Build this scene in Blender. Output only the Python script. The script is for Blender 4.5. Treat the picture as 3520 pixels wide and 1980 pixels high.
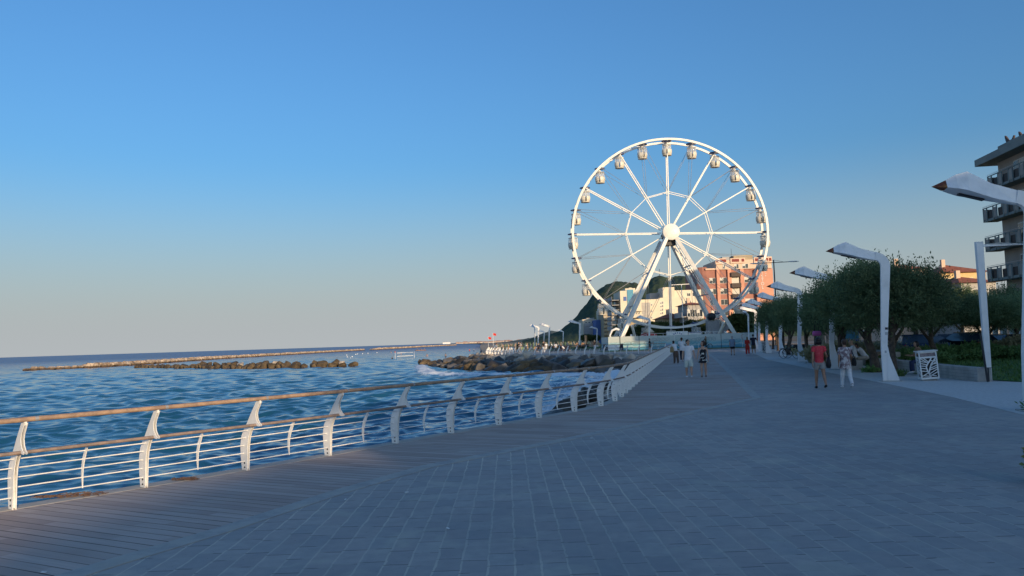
import bpy, bmesh, math, random
import numpy as np
from mathutils import Vector, Matrix, noise as mnoise
R = math.radians
SC = bpy.context.scene
for o in list(bpy.data.objects): bpy.data.objects.remove(o)
COL = SC.collection

# ---------------- camera, world, sun, exposure ----------------
H = 1.85                       # eye height above the promenade
FPX = 2640.0                   # focal length in pixels of a 3520 px wide frame
PITCH, ROLL = R(3.9754), R(1.8042)
cd = bpy.data.cameras.new('camera'); cam = bpy.data.objects.new('camera', cd); COL.objects.link(cam)
cd.sensor_width = 36; cd.lens = FPX / 3520 * 36; cd.clip_start = 0.1; cd.clip_end = 60000
_U = Vector((0, -math.sin(PITCH), math.cos(PITCH))); _F = Vector((0, math.cos(PITCH), math.sin(PITCH))); _X = Vector((1, 0, 0))
_cr, _sr = math.cos(ROLL), math.sin(ROLL)
_right = _X * _cr - _U * _sr; _up = _X * _sr + _U * _cr
cam.matrix_world = Matrix(((_right.x, _up.x, -_F.x, 0), (_right.y, _up.y, -_F.y, 0), (_right.z, _up.z, -_F.z, H), (0, 0, 0, 1)))
SC.camera = cam

SUN_AZ, SUN_EL = R(152), R(10.5)     # sun behind the viewer, over the town on the right
w = bpy.data.worlds.new('World'); SC.world = w; w.use_nodes = True
nt = w.node_tree; bg = nt.nodes['Background']
sky = nt.nodes.new('ShaderNodeTexSky'); sky.sky_type = 'NISHITA'; sky.sun_disc = False
sky.sun_elevation = SUN_EL; sky.sun_rotation = SUN_AZ
sky.air_density = 1.3; sky.dust_density = 3.0; sky.ozone_density = 6.0; sky.altitude = 10
tint = nt.nodes.new('ShaderNodeMix'); tint.data_type = 'RGBA'; tint.blend_type = 'MULTIPLY'; tint.inputs[0].default_value = 1; tint.inputs[7].default_value = (.92, 1.0, 1.03, 1)
nt.links.new(sky.outputs[0], tint.inputs[6]); 
# pale haze low over the sea
tcw = nt.nodes.new('ShaderNodeTexCoord'); sx = nt.nodes.new('ShaderNodeSeparateXYZ'); nt.links.new(tcw.outputs['Generated'], sx.inputs[0])
mr = nt.nodes.new('ShaderNodeMapRange'); mr.interpolation_type = 'SMOOTHSTEP'; nt.links.new(sx.outputs[2], mr.inputs[0]); mr.inputs[1].default_value = .24; mr.inputs[2].default_value = -.02; mr.inputs[3].default_value = 0; mr.inputs[4].default_value = .8
hz = nt.nodes.new('ShaderNodeMix'); hz.data_type = 'RGBA'; nt.links.new(mr.outputs[0], hz.inputs[0]); nt.links.new(tint.outputs[2], hz.inputs[6]); hz.inputs[7].default_value = (2.55, 2.70, 2.80, 1)
nt.links.new(hz.outputs[2], bg.inputs[0]); bg.inputs[1].default_value = 0.13
sd = bpy.data.lights.new('sun', 'SUN'); sd.energy = 2.9; sd.angle = R(0.55); sd.color = (1.0, 0.73, 0.44)
sun = bpy.data.objects.new('sun', sd); COL.objects.link(sun)
SUNV = Vector((math.sin(SUN_AZ) * math.cos(SUN_EL), math.cos(SUN_AZ) * math.cos(SUN_EL), math.sin(SUN_EL)))
sun.rotation_euler = SUNV.to_track_quat('Z', 'Y').to_euler(); sun.location = (30, -60, 60)
SC.view_settings.view_transform = 'Standard'; SC.view_settings.look = 'None'
SC.view_settings.exposure = 0.75; SC.view_settings.gamma = 1.0
SC.cycles.use_denoising = True
SC.cycles.max_bounces = 6; SC.cycles.transparent_max_bounces = 12; SC.cycles.caustics_reflective = False; SC.cycles.caustics_refractive = False

# ---------------- helpers ----------------
def ray(px, py):
    return (_right * ((px - 1760) / FPX) + _up * (-(py - 990) / FPX) + _F)
def PY(px, py, Y):             # the point at distance Y along the view axis seen in that direction
    d = ray(px, py); return Vector((0, 0, H)) + d * (Y / d.y)
def PG(px, py, z=0.0):
    d = ray(px, py); return Vector((0, 0, H)) + d * ((z - H) / d.z)

rng = random.Random(7)
def tag(o, label=None, cat=None, group=None, kind=None):
    if label: o['label'] = label
    if cat: o['category'] = cat
    if group: o['group'] = group
    if kind: o['kind'] = kind
    return o
def thing(name, label, cat, loc=(0, 0, 0), rz=0.0, group=None):
    o = bpy.data.objects.new(name, None); COL.objects.link(o)
    o.location = loc; o.rotation_euler = (0, 0, rz); o.empty_display_size = 0.3
    return tag(o, label, cat, group)
def copy_tree(o, parent=None):
    c = o.copy(); COL.objects.link(c)
    if parent is not None: c.parent = parent
    for ch in list(o.children): copy_tree(ch, c)
    return c
FINAL = []                     # objects whose modifiers get applied at the end

class MB:
    def __init__(s): s.v = []; s.f = []; s.sm = []; s.mi = []
    def add(s, vs, fs, smooth=False, mi=0):
        n = len(s.v); s.v.extend([tuple(v) for v in vs])
        for f in fs:
            s.f.append(tuple(i + n for i in f)); s.sm.append(smooth); s.mi.append(mi)
        return s
    def box(s, c, size, rz=0.0, mi=0, rot=None):
        hx, hy, hz = size[0] / 2, size[1] / 2, size[2] / 2
        m = rot if rot is not None else Matrix.Rotation(rz, 3, 'Z')
        vs = [Vector(c) + m @ Vector((x * hx, y * hy, z * hz)) for z in (-1, 1) for y in (-1, 1) for x in (-1, 1)]
        return s.add(vs, [(0, 2, 3, 1), (4, 5, 7, 6), (0, 1, 5, 4), (2, 6, 7, 3), (0, 4, 6, 2), (1, 3, 7, 5)], False, mi)
    def bx(s, x0, x1, y0, y1, z0, z1, mi=0):
        return s.box(((x0 + x1) / 2, (y0 + y1) / 2, (z0 + z1) / 2), (abs(x1 - x0), abs(y1 - y0), abs(z1 - z0)), 0, mi)
    def beam(s, a, b, wx, wy, mi=0, up=(0, 0, 1)):
        a, b = Vector(a), Vector(b); d = (b - a); L = d.length; d.normalize()
        u = Vector(up)
        if abs(d.dot(u)) > .98: u = Vector((0, 1, 0))
        x = u.cross(d).normalized(); y = d.cross(x)
        m = Matrix((x, y, d)).transposed()
        return s.box((a + b) / 2, (wx, wy, L), 0, mi, m)
    def tube(s, pts, r, n=8, caps=True, smooth=True, closed=False, mi=0, flat=None, ref=None):
        pts = [Vector(p) for p in pts]; N = len(pts)
        rs = r if isinstance(r, (list, tuple)) else [r] * N
        vs = []; prev = None
        for i, p in enumerate(pts):
            if closed: t = pts[(i + 1) % N] - pts[(i - 1) % N]
            else: t = pts[min(i + 1, N - 1)] - pts[max(i - 1, 0)]
            t.normalize()
            if prev is None:
                a = Vector(ref) if ref is not None else (Vector((0, 0, 1)) if abs(t.z) < .9 else Vector((0, 1, 0)))
            else: a = prev
            x = (a - t * a.dot(t))
            if x.length < 1e-5: x = Vector((1, 0, 0)) - t * t.x
            x.normalize(); prev = x; y = t.cross(x)
            ri = rs[i]; rx, ry = (ri if isinstance(ri, (list, tuple)) else (ri, ri))
            for k in range(n):
                an = 2 * math.pi * k / n
                vs.append(p + x * (math.cos(an) * rx) + y * (math.sin(an) * ry))
        fs = []
        for i in range(N if closed else N - 1):
            j = (i + 1) % N
            for k in range(n):
                l = (k + 1) % n
                fs.append((i * n + k, i * n + l, j * n + l, j * n + k))
        if caps and not closed:
            fs.append(tuple(range(n - 1, -1, -1))); fs.append(tuple((N - 1) * n + k for k in range(n)))
        return s.add(vs, fs, smooth, mi)
    def prism(s, poly, o, ex, ey, th, mi=0, smooth=False):
        o, ex, ey = Vector(o), Vector(ex), Vector(ey); n = ex.cross(ey).normalized(); k = len(poly)
        a = [o + ex * p[0] + ey * p[1] - n * (th / 2) for p in poly]; b = [p + n * th for p in a]
        fs = [tuple(range(k - 1, -1, -1)), tuple(range(k, 2 * k))]
        fs += [(i, (i + 1) % k, k + (i + 1) % k, k + i) for i in range(k)]
        return s.add(a + b, fs, smooth, mi)
    def lathe(s, prof, n=16, c=(0, 0, 0), mi=0, smooth=True, sx=1.0, sy=1.0):
        vs = []; c = Vector(c)
        for (r, z) in prof:
            for k in range(n):
                an = 2 * math.pi * k / n; vs.append(c + Vector((math.cos(an) * r * sx, math.sin(an) * r * sy, z)))
        fs = []
        for i in range(len(prof) - 1):
            for k in range(n):
                l = (k + 1) % n; fs.append((i * n + k, i * n + l, (i + 1) * n + l, (i + 1) * n + k))
        fs.append(tuple(range(n - 1, -1, -1))); fs.append(tuple((len(prof) - 1) * n + k for k in range(n)))
        return s.add(vs, fs, smooth, mi)
    def ell(s, c, r, nu=12, nv=8, rot=None, mi=0):
        vs = []; c = Vector(c)
        for j in range(nv + 1):
            ph = math.pi * (j / nv - .5)
            if j in (0, nv): ph *= .985
            for k in range(nu):
                an = 2 * math.pi * k / nu
                p = Vector((math.cos(an) * math.cos(ph) * r[0], math.sin(an) * math.cos(ph) * r[1], math.sin(ph) * r[2]))
                vs.append(c + (rot @ p if rot is not None else p))
        fs = [(j * nu + k, j * nu + (k + 1) % nu, (j + 1) * nu + (k + 1) % nu, (j + 1) * nu + k) for j in range(nv) for k in range(nu)]
        fs.append(tuple(range(nu - 1, -1, -1))); fs.append(tuple(nv * nu + k for k in range(nu)))
        return s.add(vs, fs, True, mi)
    def mesh(s, name, mats=None):
        me = bpy.data.meshes.new(name); me.from_pydata(s.v, [], s.f)
        me.polygons.foreach_set('use_smooth', s.sm); me.polygons.foreach_set('material_index', s.mi)
        for m in (mats if isinstance(mats, (list, tuple)) else [mats]):
            if m: me.materials.append(m)
        me.update(); return me
    def build(s, name, mats, parent=None, loc=None, rz=None):
        o = bpy.data.objects.new(name, s.mesh(name, mats)); COL.objects.link(o)
        if parent is not None: o.parent = parent
        if loc is not None: o.location = loc
        if rz is not None: o.rotation_euler = (0, 0, rz)
        return o

def npmesh(name, V, Q, mat, smooth=False):
    me = bpy.data.meshes.new(name); k = Q.shape[1]
    me.vertices.add(len(V)); me.vertices.foreach_set('co', V.astype(np.float32).ravel())
    me.loops.add(Q.size); me.loops.foreach_set('vertex_index', Q.astype(np.int32).ravel())
    me.polygons.add(len(Q)); me.polygons.foreach_set('loop_start', np.arange(0, Q.size, k, dtype=np.int32))
    me.polygons.foreach_set('use_smooth', np.full(len(Q), smooth))
    me.update(calc_edges=True); me.validate()
    if mat: me.materials.append(mat)
    return me
def obj(name, me, parent=None, loc=None):
    o = bpy.data.objects.new(name, me); COL.objects.link(o)
    if parent is not None: o.parent = parent
    if loc is not None: o.location = loc
    return o
def sheet(name, poly, z, mat, kind='structure', thick=0.0):
    bm = bmesh.new(); f = bm.faces.new([bm.verts.new((p[0], p[1], z)) for p in poly]); f.normal_update()
    if f.normal.z < 0: f.normal_flip()
    if thick:
        r = bmesh.ops.extrude_face_region(bm, geom=[f])
        for v in [g for g in r['geom'] if isinstance(g, bmesh.types.BMVert)]: v.co.z = z
        for v in f.verts: v.co.z = z - thick
    bmesh.ops.triangulate(bm, faces=bm.faces[:]); bmesh.ops.recalc_face_normals(bm, faces=bm.faces[:])
    me = bpy.data.meshes.new(name); bm.to_mesh(me); bm.free(); me.materials.append(mat)
    o = obj(name, me)
    if kind: o['kind'] = kind
    return o

# ---------------- materials ----------------
class NT:
    def __init__(s, m):
        s.t = m.node_tree; s.b = s.t.nodes['Principled BSDF']
    def n(s, typ, **kw):
        x = s.t.nodes.new(typ)
        for k, v in kw.items(): setattr(x, k, v)
        return x
    def l(s, a, b): s.t.links.new(a, b)
    def math(s, op, a, b=None, c=None, clamp=False):
        x = s.n('ShaderNodeMath', operation=op); x.use_clamp = clamp
        for i, v in enumerate((a, b, c)):
            if v is None: continue
            if isinstance(v, (int, float)): x.inputs[i].default_value = v
            else: s.l(v, x.inputs[i])
        return x.outputs[0]
    def mix(s, fac, a, b, blend='MIX'):
        x = s.n('ShaderNodeMix', data_type='RGBA', blend_type=blend)
        for sock, v in ((x.inputs[0], fac), (x.inputs[6], a), (x.inputs[7], b)):
            if isinstance(v, (int, float)): sock.default_value = v
            elif isinstance(v, (tuple, list)): sock.default_value = (*v[:3], 1)
            else: s.l(v, sock)
        return x.outputs[2]
    def noise(s, vec, scale, detail=4, rough=.55, dist=0):
        x = s.n('ShaderNodeTexNoise'); x.inputs['Scale'].default_value = scale; x.inputs['Detail'].default_value = detail
        x.inputs['Roughness'].default_value = rough; x.inputs['Distortion'].default_value = dist
        if vec is not None: s.l(vec, x.inputs['Vector'])
        return x.outputs['Fac']
    def ramp(s, fac, a, b):
        x = s.n('ShaderNodeMapRange'); x.interpolation_type = 'SMOOTHSTEP'
        s.l(fac, x.inputs[0]); x.inputs[1].default_value = a; x.inputs[2].default_value = b
        return x.outputs[0]
    def bump(s, h, strength, dist=.02):
        x = s.n('ShaderNodeBump'); x.inputs['Strength'].default_value = strength; x.inputs['Distance'].default_value = dist
        s.l(h, x.inputs['Height']); s.l(x.outputs[0], s.b.inputs['Normal'])
def new(name):
    m = bpy.data.materials.new(name); m.use_nodes = True; return m, NT(m)
MATS = {}
def M(name, col, rough=.6, col2=None, scale=4.0, lo=.35, hi=.65, bump=0, bscale=None, metal=0, spec=.4, world=False, rand=0, detail=4, bdist=.02, trans=0, emit=None):
    if name in MATS: return MATS[name]
    m, t = new(name); b = t.b
    b.inputs['Roughness'].default_value = rough; b.inputs['Metallic'].default_value = metal
    b.inputs['Specular IOR Level'].default_value = spec
    tc = t.n('ShaderNodeTexCoord'); vec = tc.outputs['Object']
    if world: vec = t.n('ShaderNodeNewGeometry').outputs['Position']
    c = None
    if col2 is None: col2 = tuple(x * .86 for x in col)
    f = t.ramp(t.noise(vec, scale, detail), lo, hi)
    c = t.mix(f, col, col2)
    if rand:
        oi = t.n('ShaderNodeObjectInfo')
        k = t.math('MULTIPLY_ADD', oi.outputs['Random'], rand * 2, 1 - rand)
        hsv = t.n('ShaderNodeHueSaturation'); t.l(k, hsv.inputs['Value']); t.l(c, hsv.inputs['Color']); c = hsv.outputs[0]
    t.l(c, b.inputs['Base Color'])
    if bump: t.bump(t.noise(vec, bscale or scale * 3, 5), bump, bdist)
    if trans: b.inputs['Transmission Weight'].default_value = trans
    MATS[name] = m; return m

WHITE = M('white_paint', (.84, .84, .83), .38, (.70, .71, .70), 3, bump=.05, bscale=60)
LAMPW = M('lamp_white_paint', (.80, .80, .80), .42, (.68, .68, .67), 2.5, .45, .8)
WHEELW = M('wheel_white_paint', (.80, .78, .72), .4, (.72, .70, .64), .8)
WOODRAIL = M('varnished_wood_rail', (.40, .27, .18), .55, (.27, .19, .14), 7, bump=.1, bscale=40)
GREYRAIL = M('weathered_wood_rail', (.30, .22, .18), .6, (.20, .16, .14), 9)
STEEL = M('steel', (.45, .45, .45), .5, metal=.5)
DARK = M('dark_metal', (.03, .033, .04), .5)
BLACK = M('black', (.012, .012, .014), .6)
RUST = M('rusty_yellow', (.45, .22, .05), .7, (.12, .03, .02), 6, .3, .6)
GLASS, _t = new('window_glass'); _t.b.inputs['Base Color'].default_value = (.03, .04, .05, 1); _t.b.inputs['Roughness'].default_value = .08; _t.b.inputs['Specular IOR Level'].default_value = .6
CLEAR, _t = new('clear_glazing'); _t.b.inputs['Base Color'].default_value = (.88, .92, .95, 1); _t.b.inputs['Roughness'].default_value = .05; _t.b.inputs['Alpha'].default_value = .2
# ---------------- paths ----------------
HP = R(13.0)                                    # heading of the promenade
NEAR = [(-9.3, 5.6), (-8.25, 7.0), (-7.23, 8.28), (-6.22, 9.55), (-5.21, 10.79), (-4.24, 12.03), (-3.28, 13.32), (-2.34, 14.67), (-1.4, 16.0), (-.44, 17.28), (.5, 18.56), (1.45, 19.88), (2.28, 21.28), (2.86, 22.76), (3.27, 24.3)]
RAILP = [Vector((x, y, 0)) for x, y in NEAR]
_n = int((84 - 24.3) / (1.6 * math.cos(HP)))
for i in range(1, _n + 1): RAILP.append(Vector((3.27 + math.sin(HP) * 1.6 * i, 24.3 + math.cos(HP) * 1.6 * i, 0)))
def resample(pts, step):
    pts = [Vector((p[0], p[1], 0)) for p in pts]; out = [pts[0].copy()]; acc = 0
    for a, b in zip(pts, pts[1:]):
        L = (b - a).length; t = step - acc
        while t <= L: out.append(a + (b - a) * (t / L)); t += step
        acc = (acc + L) % step if L + acc >= step else acc + L
    return out
JET = resample([(16.6, 85.2), (14.0, 87.2), (10.6, 90.4), (6.6, 95.4), (3.2, 99.8), (.6, 104.6), (-1.6, 110.5), (-3.4, 116.0), (-4.4, 120.0), (-4.2, 124.5), (-2.6, 128.5)], 1.62)
def tang(P, i): return (P[min(i + 1, len(P) - 1)] - P[max(i - 1, 0)]).normalized()
def offset(P, d):               # positive d: to the seaward (left) side of the direction of travel
    return [P[i] + Vector((-tang(P, i).y, tang(P, i).x, 0)) * d for i in range(len(P))]
EDGE = offset(RAILP, .16); JEDGE = offset(JET, .2)

# ---------------- ground sheets ----------------
def mat_deck(name, head):
    m, t = new(name); pos = t.n('ShaderNodeNewGeometry').outputs['Position']
    s = t.n('ShaderNodeSeparateXYZ'); t.l(pos, s.inputs[0])
    dx, dy = math.sin(head), math.cos(head)
    along = t.math('ADD', t.math('MULTIPLY', s.outputs[0], dx), t.math('MULTIPLY', s.outputs[1], dy))
    across = t.math('ADD', t.math('MULTIPLY', s.outputs[0], -dy), t.math('MULTIPLY', s.outputs[1], dx))
    wv = t.noise(pos, .5, 2); across = t.math('ADD', across, t.math('MULTIPLY', wv, .05))
    q = t.math('DIVIDE', across, .165); fl = t.math('FLOOR', q); fr = t.math('FRACT', q)
    wn = t.n('ShaderNodeTexWhiteNoise', noise_dimensions='1D'); t.l(fl, wn.inputs['W'])
    seg = t.math('FLOOR', t.math('ADD', t.math('DIVIDE', along, 1.9), t.math('MULTIPLY', wn.outputs['Value'], 7)))
    wn2 = t.n('ShaderNodeTexWhiteNoise', noise_dimensions='2D'); cb = t.n('ShaderNodeCombineXYZ'); t.l(fl, cb.inputs[0]); t.l(seg, cb.inputs[1]); t.l(cb.outputs[0], wn2.inputs['Vector'])
    cb2 = t.n('ShaderNodeCombineXYZ'); t.l(t.math('MULTIPLY', along, 1.2), cb2.inputs[0]); t.l(t.math('MULTIPLY', across, 22), cb2.inputs[1])
    grain = t.noise(cb2.outputs[0], 1.0, 5, .65)
    c = t.mix(wn2.outputs['Value'], (.37, .29, .25), (.50, .41, .36))
    c = t.mix(t.ramp(grain, .35, .75), c, t.mix(.5, c, (.28, .22, .195)))
    big = t.noise(pos, .35, 3); c = t.mix(t.math('MULTIPLY', t.ramp(big, .45, .7), .45), c, (.49, .45, .41))
    gw = t.math('MULTIPLY_ADD', t.noise(pos, .8, 2), .17, .0)
    gap = t.math('LESS_THAN', fr, gw)
    gd = t.math('MULTIPLY', gap, t.math('MULTIPLY_ADD', wn.outputs['Value'], .5, .5))
    c = t.mix(gd, c, (.035,.03,.03)); t.l(c, t.b.inputs['Base Color'])
    t.b.inputs['Roughness'].default_value = .8; t.b.inputs['Specular IOR Level'].default_value = .25
    t.bump(t.math('SUBTRACT', t.math('MULTIPLY', grain, .4), gap), .5, .01); return m
def mat_pavers():
    m, t = new('stone_pavers'); pos = t.n('ShaderNodeNewGeometry').outputs['Position']
    s = t.n('ShaderNodeSeparateXYZ'); t.l(pos, s.inputs[0])
    wob = t.math('MULTIPLY', t.math('SUBTRACT', t.noise(pos, 2.2, 4, .6), .5), .05)
    x = t.math('ADD', t.math('ADD', s.outputs[0], t.math('MULTIPLY', s.outputs[1], .009)), wob)
    q = t.math('DIVIDE', x, .222); row = t.math('FLOOR', q); fr = t.math('FRACT', q)
    wn = t.n('ShaderNodeTexWhiteNoise', noise_dimensions='1D'); t.l(row, wn.inputs['W'])
    yy = t.math('ADD', s.outputs[1], t.math('MULTIPLY', t.math('SUBTRACT', t.noise(pos, 3.1, 2), .5), .04))
    ln = t.math('MULTIPLY_ADD', wn.outputs['Value'], .16, .34)
    qy = t.math('ADD', t.math('DIVIDE', yy, ln), t.math('MULTIPLY', wn.outputs['Value'], 13.7)); cell = t.math('FLOOR', qy); fy = t.math('FRACT', qy)
    cb = t.n('ShaderNodeCombineXYZ'); t.l(row, cb.inputs[0]); t.l(cell, cb.inputs[1])
    w2 = t.n('ShaderNodeTexWhiteNoise', noise_dimensions='2D'); t.l(cb.outputs[0], w2.inputs['Vector'])
    c = t.mix(w2.outputs['Value'], (.32, .31, .30), (.42, .39, .36))
    sp = t.n('ShaderNodeSeparateColor'); t.l(w2.outputs['Color'], sp.inputs[0])
    c = t.mix(t.math('MULTIPLY', sp.outputs[1], .35), c, (.44, .345, .30))
    cl = t.noise(pos, 7, 5, .65); c = t.mix(t.math('MULTIPLY', t.ramp(cl, .3, .75), .5), c, (.27, .265, .26))
    st = t.noise(pos, 1.3, 4, .6, .6); c = t.mix(t.math('MULTIPLY', t.ramp(st, .54, .68), .45), c, (.47, .44, .36))
    jx = t.math('LESS_THAN', fr, t.math('MULTIPLY_ADD', t.noise(pos, 5, 3), .16, .0))
    msk = t.ramp(t.noise(pos, .3, 3), .42, .66)
    nearm = t.ramp(s.outputs[0], 4.5, -.5); msk = t.math('MULTIPLY', msk, t.math('MULTIPLY_ADD', nearm, .55, .45)); msk = t.math('ADD', msk, t.math('MULTIPLY', nearm, .38))
    c = t.mix(t.math('MULTIPLY', jx, t.math('MULTIPLY_ADD', msk, .62, .14)), c, (.62, .56, .45))
    jy = t.math('LESS_THAN', fy, .03); lightj = t.ramp(t.noise(pos, 2.6, 2), .5, .56)
    c = t.mix(t.math('MULTIPLY', jy, .8), c, t.mix(lightj, (.04, .04, .05), (.37, .35, .30)))
    dirt = t.noise(pos, .22, 5, .65); c = t.mix(t.math('MULTIPLY', t.ramp(dirt, .42, .62), .32), c, (.20, .20, .205)); sp2 = t.noise(pos, 26, 2); c = t.mix(t.math('MULTIPLY', t.ramp(sp2, .68, .74), .5), c, (.12, .12, .125))
    t.l(c, t.b.inputs['Base Color']); t.b.inputs['Roughness'].default_value = .75; t.b.inputs['Specular IOR Level'].default_value = .3
    h = t.math('ADD', t.math('MULTIPLY', t.math('MAXIMUM', jx, jy), -1), t.math('ADD', t.math('MULTIPLY', cl, .6), t.math('MULTIPLY', sp.outputs[2], .5)))
    t.bump(h, .55, .012); return m
def mat_ground(name, a, b, scale, c3=None, s3=.4, rough=.9, bump=.4, lo=.35, hi=.65):
    m, t = new(name); pos = t.n('ShaderNodeNewGeometry').outputs['Position']
    c = t.mix(t.ramp(t.noise(pos, scale, 6, .7), lo, hi), a, b)
    if c3: c = t.mix(t.math('MULTIPLY', t.ramp(t.noise(pos, s3, 4), .45, .65), .6), c, c3)
    t.l(c, t.b.inputs['Base Color']); t.b.inputs['Roughness'].default_value = rough; t.b.inputs['Specular IOR Level'].default_value = .2
    t.bump(t.noise(pos, scale * 2, 4), bump, .02); return m
PAVERS = mat_pavers()
GRAVEL = mat_ground('pale_gravel', (.62, .60, .57), (.50, .475, .45), 9, (.54, .50, .46), .35)
LAWN = mat_ground('lawn', (.06, .125, .032), (.085, .155, .042), 5, (.10, .135, .05), .25, bump=.8)
SAND = mat_ground('sand', (.42, .34, .25), (.34, .27, .19), .8, (.38, .32, .25), .05)
EARTH = mat_ground('earth', (.16, .14, .11), (.12, .11, .085), .6)
CONC = M('concrete', (.44, .43, .41), .85, (.33, .325, .31), 2.2, bump=.3, bscale=25)
CURB = mat_ground('border_stone', (.44, .425, .395), (.34, .33, .315), 4, (.45, .42, .36), 1.5)

shore_far = [(-5.5, 131), (-8, 190), (-14, 320), (-30, 700), (-42, 1100), (-70, 1500)]
land = [tuple(p[:2]) for p in EDGE] + [(17.3, 84.4)] + [tuple(p[:2]) for p in JEDGE]
pave_poly = [(-14, -3)] + land + [(6, 128), (17, 114), (36, 110), (47, 120), (60, 100), (60, -70), (-14, -70)]
ground_poly = [(-14, -3)] + [(p[0], p[1]) for p in land] + shore_far + [(300, 1500), (900, 1500), (900, -300), (-14, -300)]
sheet('ground', ground_poly, -.06, EARTH, thick=.2)
sheet('pavement', pave_poly, 0, PAVERS, thick=.05)
beach_poly = [(-3.0, 129)] + shore_far + [(60, 1500), (60, 140), (36, 112), (17, 116)]
sheet('beach', beach_poly, -.03, SAND)
# timber deck along the railing, in two bays laid at different angles
b_in = [(-4.75, 3.8), (-3.95, 6.2), (-3.6, 7.0), (-3.05, 8.1), (-2.3, 9.95), (-1.35, 11.8), (.73, 14.2), (2.5, 16.4), (4.8, 19.5), (6.95, 22.3)]
deckA = [(p.x, p.y) for p in EDGE[:14]]
k_split = 13
deck_near = [(EDGE[i].x, EDGE[i].y) for i in range(0, k_split + 1)] + [(6.95, 22.3)] + b_in[::-1][1:]
far_in = [(6.95, 22.3), (9.2, 32.0), (11.6, 42.4), (15.2, 58.0), (20.6, 82.5)]
deck_far = [(EDGE[i].x, EDGE[i].y) for i in range(k_split, len(EDGE))] + far_in[::-1]
sheet('deck_near', deck_near, .004, mat_deck('deck_planks_bend', R(117)), thick=.003)
sheet('deck_far', deck_far, .0045, mat_deck('deck_planks_straight', R(103)), thick=.0035)
def strip(name, pts, w, z, mat):  # thin slab so that its edge is closed
    P = [Vector((x, y, 0)) for x, y in pts]; A = offset(P, w / 2); B = offset(P, -w / 2)
    return sheet(name, [tuple(p[:2]) for p in A] + [tuple(p[:2]) for p in B[::-1]], z, mat, thick=z - .001)
strip('deck_border', b_in + far_in[1:], .26, .008, CURB)
strip('deck_edge_beam', [tuple(p[:2]) for p in offset(RAILP, .02)], .30, .008, CURB)
gr = [(9.2, 10.5), (10.15, 14.4), (10.68, 16.8), (11.6, 20.5), (12.75, 26.6), (14.0, 33.8), (17.77, 54.2), (22.3, 71.5), (26.8, 92)]
wall_line = [(17.4, 19.0), (16.45, 25.3), (15.95, 25.85), (15.47, 25.89), (16.03, 29.64), (17.27, 35.85), (18.6, 41.8), (22.3, 54.5), (26.5, 70), (31.5, 92)]
sheet('gravel_path', gr + [(33, 92)] + wall_line[::-1] + [(17.5, 10.5)], .006, GRAVEL, thick=.005)
lawn_poly = [(17.0, 22.0), (16.5, 25.35)] + wall_line[4:] + [(36, 104), (70, 104), (60, 48), (40, 40), (30, 22)]
sheet('lawn', lawn_poly, .03, LAWN, thick=.022)
sheet('fence_verge', [(12, 106.4), (33, 103.5), (36, 108), (36, 112), (17, 116), (12, 112)], .012, LAWN)
# sea wall under the deck edge and the jetty edge
for nm, P in (('sea_wall', EDGE), ('jetty_wall', JEDGE)):
    m = MB()
    for a, b in zip(P, P[1:]):
        m.add([(a.x, a.y, -.052), (b.x, b.y, -.052), (b.x, b.y, -3.0), (a.x, a.y, -3.0)], [(0, 1, 2, 3)])
    A2 = offset(P, .04)
    for a, b, c, d in zip(P, P[1:], A2, A2[1:]):
        m.add([(a.x, a.y, -.01), (b.x, b.y, -.01), (d.x, d.y, -.01), (c.x, c.y, -.01), (c.x, c.y, -.26), (d.x, d.y, -.26)], [(0, 1, 2, 3), (3, 2, 5, 4)])
    tag(m.build(nm, CONC), kind='structure')

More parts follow.
